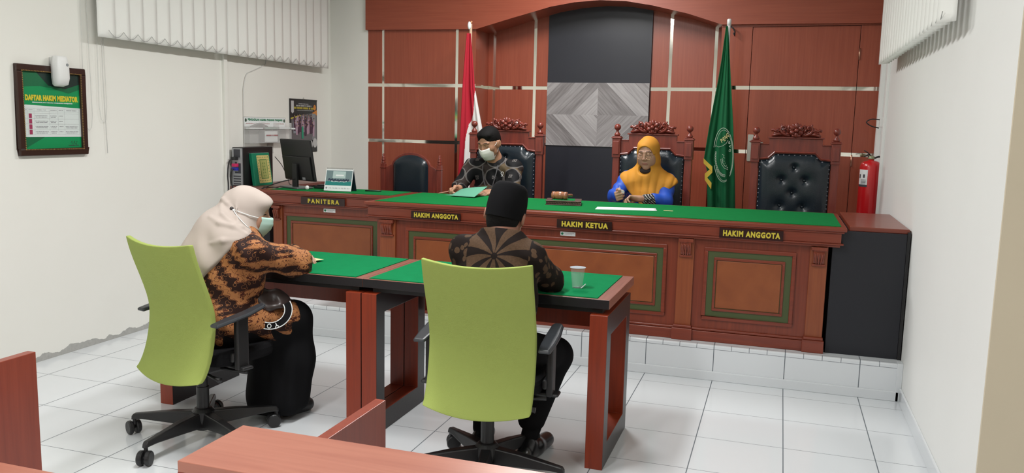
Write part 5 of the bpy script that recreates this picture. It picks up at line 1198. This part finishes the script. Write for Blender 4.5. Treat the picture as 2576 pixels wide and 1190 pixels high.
poly([(.55,.60),(1,.72),(1,.63),(.9,.60)],2,.0104); poly([(0,0),(.35,.155),(0,.155)],0,.0104)
poly([(0,.155),(1,.155),(1,.545),(0,.575)],3,.0110)
mb.build('artwork', [mat('poster_mid',(.004,.13,.05),.4),mat('poster_dark',(.012,.03,.025),.35),mat('poster_light',(.02,.32,.08),.4),mat('poster_white',(.66,.72,.70),.5)], po)
mb = MB(); text(mb,'DAFTAR HAKIM MEDIATOR',FP,I0+iw*.045,Y_(.628),I0+iw*.965,Y_(.705),0,.0118,.075,1.06); mb.build('title', mat('poster_title',(.62,.52,.03),.5), po)
mb = MB(); text(mb,'PENGADILAN AGAMA PADANG PANJANG',FP,I0+iw*.16,Y_(.596),I0+iw*.86,Y_(.613),0,.0118,.05,1.1); mb.build('subtitle', M_['paper'], po)
cols = (0,.055,.17,.44,.60,.72,1); rows_ = (.53,.49,.465,.395,.325,.255,.185)
mb = MB()
for c_ in cols: rect(mb,FP,I0+iw*(.02+c_*.95),Y_(.185),I0+iw*(.02+c_*.95)+.0007,Y_(.53),0,.0114)
for r_ in rows_: rect(mb,FP,I0+iw*.02,Y_(r_),I0+iw*.97,Y_(r_)+.0007,0,.0114)
for ci,s_ in enumerate(('NO','FOTO','NAMA / NIP','','','')):
    a = I0+iw*(.02+cols[ci]*.95); b = I0+iw*(.02+cols[ci+1]*.95); m_ = (b-a)*.25
    if s_: text(mb,s_,FP,a+m_*.8,Y_(.505),b-m_*.8,Y_(.516),0,.0115,.01)
    else: scribble(mb,FP,a+m_*.6,Y_(.505),b-m_*.6,Y_(.515),0,.0115)
for k in range(4):
    yy_ = .43-.07*k
    for ci in (2,3,4,5):
        if ci == 5 and k < 2: continue
        a = I0+iw*(.02+cols[ci]*.95); b = I0+iw*(.02+cols[ci+1]*.95)
        for q in (0,1):
            if ci == 4 and q: continue
            scribble(mb,FP,a+.006+.004*q,Y_(yy_-.018*q),b-.010-.006*q,Y_(yy_-.018*q+.009),0,.0115)
mb.build('table_print', M_['inkg'], po)
mb = MB()
for k in range(4): rect(mb,FP,I0+iw*.092,Y_(.40-.07*k),I0+iw*.143,Y_(.46-.07*k),0,.0116)
mb.build('portrait_patch', mat('photo_red',(.32,.03,.09),.5), po)
mb = MB().tube([(I0+iw*(.80+.016*k+.01*math.sin(k*2.3)),Y_(.075+.028*math.sin(k*1.9)),.0118) for k in range(9)],.0009,4,0,FP); scribble(mb,FP,I0+iw*.76,Y_(.035),I0+iw*.95,Y_(.045),0,.0118); mb.build('signature', M_['ink'], po)
# air freshener over the frame top
fo_ = []
for zz,hw,d in ((0,.030,.012),(.012,.045,.045),(.05,.050,.055),(.11,.050,.054),(.15,.046,.050),(.172,.040,.048),(.178,.036,.042)):
    ring = []
    for k in range(24):
        th = PI*k/23; ring.append((hw*math.copysign(abs(math.cos(th))**.5,math.cos(th)), zz, .024+d*abs(math.sin(th))**.6))
    fo_.append(ring)
FA = wallM(-1.222,1.640,.004); mb = MB(); vs_ = [p for r in fo_ for p in r]; n_ = 24
mb.add(vs_,[(i*n_+j,i*n_+j+1,(i+1)*n_+j+1,(i+1)*n_+j) for i in range(6) for j in range(n_-1)]+[tuple(i*n_ for i in range(7)),tuple(i*n_+n_-1 for i in range(7))[::-1],tuple(range(n_))[::-1],tuple(range(6*n_,7*n_))]+[],0,FA)
mb.add([(vs_[i*n_+(n_-1 if s else 0)][0],vs_[i*n_][1],.0) for s in (0,1) for i in (0,6)],[],0,FA); mb.box((-.036,.128,.0),(.036,.170,.03),0,FA)
t = mb.build('air_freshener', M_['white'], smooth=True); rebase(t); tag(t,'white plastic air freshener mounted over the top edge of the framed poster','dispenser')
MB().lathe([(.0085,0),(.0085,.006),(.006,.006)],n=14,M=FA@Matrix.Translation((.020,.128,.073))).build('nozzle', mat('nozzle_grey',(.25,.27,.28),.5), t)
# brochure rack
t = thing('brochure_rack', (LX,.88,1.2), 'clear acrylic brochure rack headed PENGADILAN AGAMA PADANG PANJANG on the left wall', 'rack')
FK = wallM(.585,1.19); mb = MB(); W_ = .60
mb.box((0,.09,0),(W_,.305,.004),0,FK).box((.32,.0,0),(.41,.09,.004),0,FK); mb.build('back_plate', M_['acrylic'], t)
for xa,xb,za,zb in ((0,.205,.203,.262),(.205,.41,.203,.262),(.41,.60,.203,.262),(0,.205,.09,.200),(.205,.41,.09,.200),(.41,.60,.09,.200)):
    mb = MB().box((xa,za,.06),(xb,zb,.063),0,FK).box((xa,za,.004),(xb,za+.003,.063),0,FK).box((xa,za,.004),(xa+.003,zb,.06),0,FK).box((xb-.003,za,.004),(xb,zb,.06),0,FK); mb.build('pocket', M_['acrylic'], t)
MB().box((.60,.203,.01),(.70,.206,.063),0,FK).build('shelf_lip', M_['acrylic'], t)
hd = MB().box((.01,.225,.0042),(W_-.01,.300,.006),0,FK).build('header_card', M_['paper'], t)
mb = MB(); text(mb,'PENGADILAN AGAMA PADANG PANJANG',FK,.055,.268,W_-.055,.292,0,.0068,.06,1.1); mb.build('heading', M_['inkgreen'], hd)
for a,b in ((.03,.15),(.24,.36),(.42,.57)): mb = MB(); scribble(mb,FK,a,.246,b,.255,0,.0068); mb.build('subheading', M_['inkred'], hd)
mb = MB()
for x_ in (.028,W_-.028): mb.add([(x_+.013*math.cos(q),.277+.015*math.sin(q),.0068) for q in np.linspace(0,2*PI,17)[:-1]],[tuple(range(16))],0,FK)
mb.build('emblem', mat('emblem_dark',(.05,.09,.06),.6), hd)
cdx = MB().box((.215,.100,.050),(.40,.190,.0535),0,FK).build('card', M_['paper'], t); mb = MB(); scribble(mb,FK,.225,.150,.39,.160,0,.0640); mb.build('print', M_['inkred'], cdx)
for k,(xa,xb) in enumerate(((.01,.19),(.22,.39),(.43,.585),(.60,.67))):
    o = MB().box((xa,.2065,.010+.01),(xb,.218+.004*(k%3),.055),0,FK).build('brochure', M_['paper'] if k != 1 else mat('brochure_green',(.35,.45,.4),.7)); rebase(o); tag(o,('stack of white brochures in the left pocket of the acrylic rack','greenish brochure stack in the middle pocket of the acrylic rack','stack of white brochures in the right pocket of the acrylic rack','white leaflets on the shelf lip sticking out right of the acrylic rack')[k],'brochure','brochures in the rack')
o = MB().prism([(.05,.2225),(.17,.255),(.26,.234),(.28,.2225)],.012,.050,0,FK).build('grey_booklet', mat('grey_card',(.17,.17,.165),.6)); rebase(o); tag(o,'grey folded booklet peaking above the brochures in the acrylic rack','booklet')
o = MB().tube(sm([(LX+.008,.585,1.10),(LX+.008,.585,1.62),(LX+.008,.59,1.72),(LX+.008,.63,1.83),(LX+.008,.72,1.87),(LX+.008,.86,1.92),(LX+.008,.90,1.97),(LX+.01,.90,2.25)]),.0030,6).build('wall_cable', M_['cord'], smooth=True); rebase(o); tag(o,'thin white cable on the left wall running from the blind down past the brochure rack','cable')
# wall calendar
t = thing('wall_calendar', (LX,1.465,1.15), 'tall dark wall calendar with a graduation group photo hanging in the left corner', 'calendar')
W_,H_ = .445,.47; FW = wallM(1.245,1.66-H_)
MB().box((0,0,.003),(W_,H_,.008),0,FW).build('page', mat('calendar_black',(.014,.014,.016),.35), t)
def top(v): return H_-v
mb = MB(); mb.prism([(.02,top(.36)),(W_-.005,top(.36)),(W_-.005,top(.11)),(.18,top(.135)),(.02,top(.17))],.0085,.0090,0,FW); rect(mb,FW,.36,top(.36),.42,top(.12),1,.0095); rect(mb,FW,.05,top(.30),.11,top(.16),2,.0095)
mb.build('photo', [mat('cal_grey',(.13,.12,.13),.4),mat('cal_grey2',(.24,.24,.25),.4),mat('cal_blue',(.30,.34,.38),.4)], t)
ppl = MB(); rg = random.Random(5)
for r_ in range(4):
    for k in range(7):
        x_ = .075+.047*k+rg.uniform(-.010,.010)+(r_%2)*.02-.01*(r_ == 0); y_ = top(.135+.030*r_+.003*abs(k-3)); g_c = 2 if (r_ == 3 and k == 2) else (0 if (k+r_)%2 else 1); L_ = .12 if g_c == 2 else rg.uniform(.07,.10); dx = rg.uniform(-.006,.006); o_ = .0100+.0005*r_
        ppl.prism([(x_-.008,y_-.008),(x_+.008,y_-.008),(x_+.017+dx,y_-.03),(x_+.014+dx,y_-L_),(x_-.014+dx,y_-L_),(x_-.017,y_-.03)],o_,o_+.0002,g_c,FW); ppl.ball((x_,y_,o_+.0003),(.007,.010,.0003),8,3,FW); ppl.box((x_-.010,y_+.006,o_+.0005),(x_+.010,y_+.011,o_+.0007),4,FW)
ppl.build('group_figures', [mat('robe_pink',(.42,.28,.36),.6),mat('robe_plum',(.07,.025,.055),.6),mat('robe_green',(.02,.28,.16),.6),mat('tiny_skin',(.30,.18,.13),.6),M_['plastic']], t)
mb = MB(); mb.prism([(.01,top(.175)),(.17,top(.145)),(.17,top(.136)),(.01,top(.163))],.0090,.0098,0,FW); scribble(mb,FW,.065,top(.083),.385,top(.066),0,.009); mb.build('yellow_print', mat('cal_yellow',(.55,.45,.05),.5), t)
mb = MB(); scribble(mb,FW,.10,top(.060),.35,top(.048),0,.009); scribble(mb,FW,.14,top(.040),.30,top(.033),0,.009); scribble(mb,FW,.11,top(.097),.37,top(.092),0,.009); mb.prism([(.018,top(.11)),(.04,top(.125)),(.062,top(.11)),(.062,top(.012)),(.018,top(.012))],.0085,.0090,0,FW); scribble(mb,FW,.02,top(.435),.10,top(.41),0,.009)
cw = mat('cal_white',(.5,.5,.5),.5); mb.build('white_print', cw, t)
for k,r_ in enumerate((.024,.030,.036,.044)): MB().add([(.20+k*.068+r_*.85*math.cos(q),top(.425-k*.012)+r_*math.sin(q),.0092+k*.0004) for q in np.linspace(0,2*PI,17)[:-1]],[tuple(range(16))],0,FW).build('medallion', cw, t)
mb = MB(); mb.add([(.405+.022*math.cos(q),top(.065)+.026*math.sin(q),.0095) for q in np.linspace(0,2*PI,17)[:-1]],[tuple(range(16))],0,FW); mb.prism([(.36,top(.115)),(W_,top(.135)),(W_,top(.085))],.0085,.0091,0,FW); mb.build('orange_badge', mat('cal_orange',(.60,.22,.03),.5), t)
MB().box((0,H_-.006,.002),(W_,H_+.006,.012),0,FW).build('binding', M_['plastic'], t); MB().tube([tuple(FW@V((.21,H_+.004,.007))),tuple(FW@V((.222,H_+.02,.007))),tuple(FW@V((.234,H_+.004,.007)))],.0018,5).build('hook', M_['chrome'], t)
# ================================================================ on the benches and tables
t = thing('gavel_block', (-1.485,.315,TZ+.003), 'carved square sound block with green felt top on the bench under the gavel', 'block')
Rg_ = Matrix.Translation((-1.485,.315,TZ+.003))@Matrix.Rotation(math.radians(12),4,'Z')
MB().box((-.12,-.10,0),(.12,.10,.008),0,Rg_).box((-.112,-.092,.008),(.112,.092,.024),0,Rg_).box((-.12,-.10,.024),(.12,.10,.032),0,Rg_).build('block', M_['blockwood'], t, bev=.003)
mb = MB()
for s in range(4):
    Rs = Rg_@Matrix.Rotation(s*PI/2,4,'Z')
    hx_,hy_ = ((.112,.094),(.092,.114))[s%2]; n_ = (20,16)[s%2]
    for k in range(n_): x_ = -hx_+k*2*hx_/n_; mb.tube([tuple(Rs@V((x_,-hy_,.010))),tuple(Rs@V((x_+.006,-hy_,.023)))],.0028,5)
cb = mb.build('rope_carving', M_['blockwood'], t); cb['kind'] = 'stuff'
MB().box((-.075,-.075,.032),(.075,.075,.0335),0,Rg_).build('felt_pad', M_['felt_b'], t)
t = thing('gavel', (-1.50,.30,TZ+.037), 'light brown turned wooden gavel resting on its block on the bench', 'gavel')
Rh = Matrix.Translation((-1.512,.30,TZ+.037+.026))@Matrix.Rotation(math.radians(-4),4,'Z')@Matrix.Rotation(PI/2,4,'Y')
MB().lathe([(.018,-.056),(.025,-.052),(.026,-.040),(.026,-.034),(.021,-.031),(.021,-.028),(.026,-.024),(.0265,0),(.026,.024),(.021,.028),(.021,.031),(.026,.034),(.026,.040),(.025,.052),(.018,.056)],n=24,M=Rh).build('head', M_['gavelwood'], t, smooth=True)
MB().tube([(-1.512,.315,TZ+.063),(-1.50,.37,TZ+.060),(-1.488,.44,TZ+.055),(-1.478,.50,TZ+.050)],[.008,.006,.009,.011],10).build('handle', M_['gavelwood'], t, smooth=True)
cx_,cy_ = at(1452,724,'z',.7515).x, at(1452,724,'z',.7515).y
t = thing('water_cup', (cx_,cy_,.7515), 'sealed clear plastic cup of water on the right witness table', 'cup')
pr = [(.0225,0),(.0235,.002)]+[(.0235+.009*k/16+(.0007 if k%2 else 0),.004+.084*k/16) for k in range(17)]+[(.0335,.090),(.0365,.0915),(.0365,.093)]
vs_ = []; mb = MB(); n_ = 32; pr2 = pr+[(r-.0008,z) for r,z in pr[::-1] if z > .002]
mb.lathe(pr2+[(.001,.0015)],(cx_,cy_,.7518),n_); mb.build('cup', M_['glass'], t, smooth=True)
MB().lathe([(.0218,.0022),(.0226,.004),(.0300,.066),(.0300,.0665)],(cx_,cy_,.7518),24).build('water', M_['water'], t, smooth=True)
MB().lathe([(.0362,.0932),(.0362,.0940)],(cx_,cy_,.7518),24).build('lid', mat('lid_film',(.55,.62,.68),.15,alpha=.75), t)
a,b = at(1462,725,'z',.754),at(1473,715,'z',.765)
o = MB().tube([a,b],.0022,6).build('straw', M_['paper'], smooth=True); rebase(o); tag(o,'short white straw lying beside the water cup','straw')
# fire extinguisher
ey = 1.62; e0_ = at(2181,534,'y',ey); ex,ez = e0_.x,e0_.z-.02; et = at(2183,404,'y',ey).z
t = thing('fire_extinguisher', (ex,ey,ez), 'red fire extinguisher with white instruction label on the right wall', 'extinguisher'); hh = et-ez
MB().lathe([(.060,0),(.074,.008),(.076,.02),(.076,hh-.045),(.070,hh-.022),(.050,hh-.006),(.022,hh),(.020,hh+.012)],(ex,ey,ez),32).build('cylinder', M_['red'], t, smooth=True)
MB().lathe([(.022,hh+.010),(.024,hh+.014),(.022,hh+.032),(.012,hh+.036)],(ex,ey,ez),16).build('valve', mat('valve_olive',(.30,.33,.2),.4,.3), t, smooth=True)
MB().tube([(ex,ey,et+.032),(ex-.03,ey-.01,et+.060),(ex-.055,ey-.01,et+.075)],.004,6).tube([(ex-.005,ey-.005,et+.028),(ex-.03,ey-.01,et+.035),(ex-.055,ey-.01,et+.030)],.004,6).build('lever', M_['plastic'], t, smooth=True)
MB().tube(sm([(ex+.02,ey,et+.02),(ex+.06,ey-.005,et+.03),(ex+.085,ey-.005,et-.01),(ex+.085,ey,et-.08),(ex+.083,ey,ez+.1)]),.007,8).build('hose', M_['plastic'], t, smooth=True)
def cyl_patch(a0,a1,zz0,zz1,rr=.0768,n=14):
    return [[(ex+rr*math.cos(a0+(a1-a0)*i/n),ey+rr*math.sin(a0+(a1-a0)*i/n),z) for i in range(n+1)] for z in (zz0,zz1)]
lz0 = at(2171,470,'y',ey-.07).z; lz1 = at(2171,427,'y',ey-.07).z
lb_ = MB().grid(cyl_patch(-PI*.93,-PI*.60,lz0,lz1)).build('label', M_['paper'], t, smooth=True)
mb = MB().grid(cyl_patch(-PI*.93,-PI*.60,lz0,lz0+.016,.0771)).grid(cyl_patch(-PI*.74,-PI*.68,lz1-.06,lz1-.035,.0771)).grid(cyl_patch(-PI*.90,-PI*.84,lz1-.065,lz1-.035,.0771))
for k in range(4): mb.grid(cyl_patch(-PI*.82,-PI*.64,lz1-.078-.010*k,lz1-.074-.010*k,.0771))
mb.build('label_print', M_['ink'], lb_)
MB().box((ex+.02,ey-.02,ez+.2),(RX-.03,ey+.02,ez+.23)).build('wall_bracket', M_['chrome'], t)
# socket box and loop of cable on the right wall
p = at(2213,308,'x',RX-.03); o = MB().box((RX-.032,p.y-.03,p.z-.035),(RX,p.y+.03,p.z+.035)).build('junction_box', M_['white_r'], bev=.004); rebase(o); tag(o,'small white junction box on the right wall above the fire extinguisher','socket')
o = MB().tube(sm([(RX-.033,p.y-.01,p.z+.02),(RX-.09,p.y-.03,p.z+.022),(RX-.125,p.y-.04,p.z),(RX-.09,p.y-.03,p.z-.028),(RX-.035,p.y-.02,p.z-.042)]),.0042,7).build('cable_loop', M_['cable'], smooth=True); rebase(o); tag(o,'black loop of cable sticking out from the junction box on the right wall','cable')
# loose cables on the platform left of the tables
for k in range(3):
    c = at(655+8*k,722,'z',PZ+.005); o = MB().tube([(c.x+(.10+.02*k)*math.cos(q)*1.3-.05,c.y+.03*k+(.07+.012*k)*math.sin(q),PZ+.005+.0*q) for q in np.linspace(-2.2+k*.3,1.5,16)],.0045,6).build('floor_cable', M_['cable'], smooth=True); rebase(o)
    tag(o,('black cable loop on the tiled platform, innermost of three','black cable loop on the tiled platform, middle of three','black cable loop on the tiled platform, outermost of three')[k],'cable','loose cables on the platform')
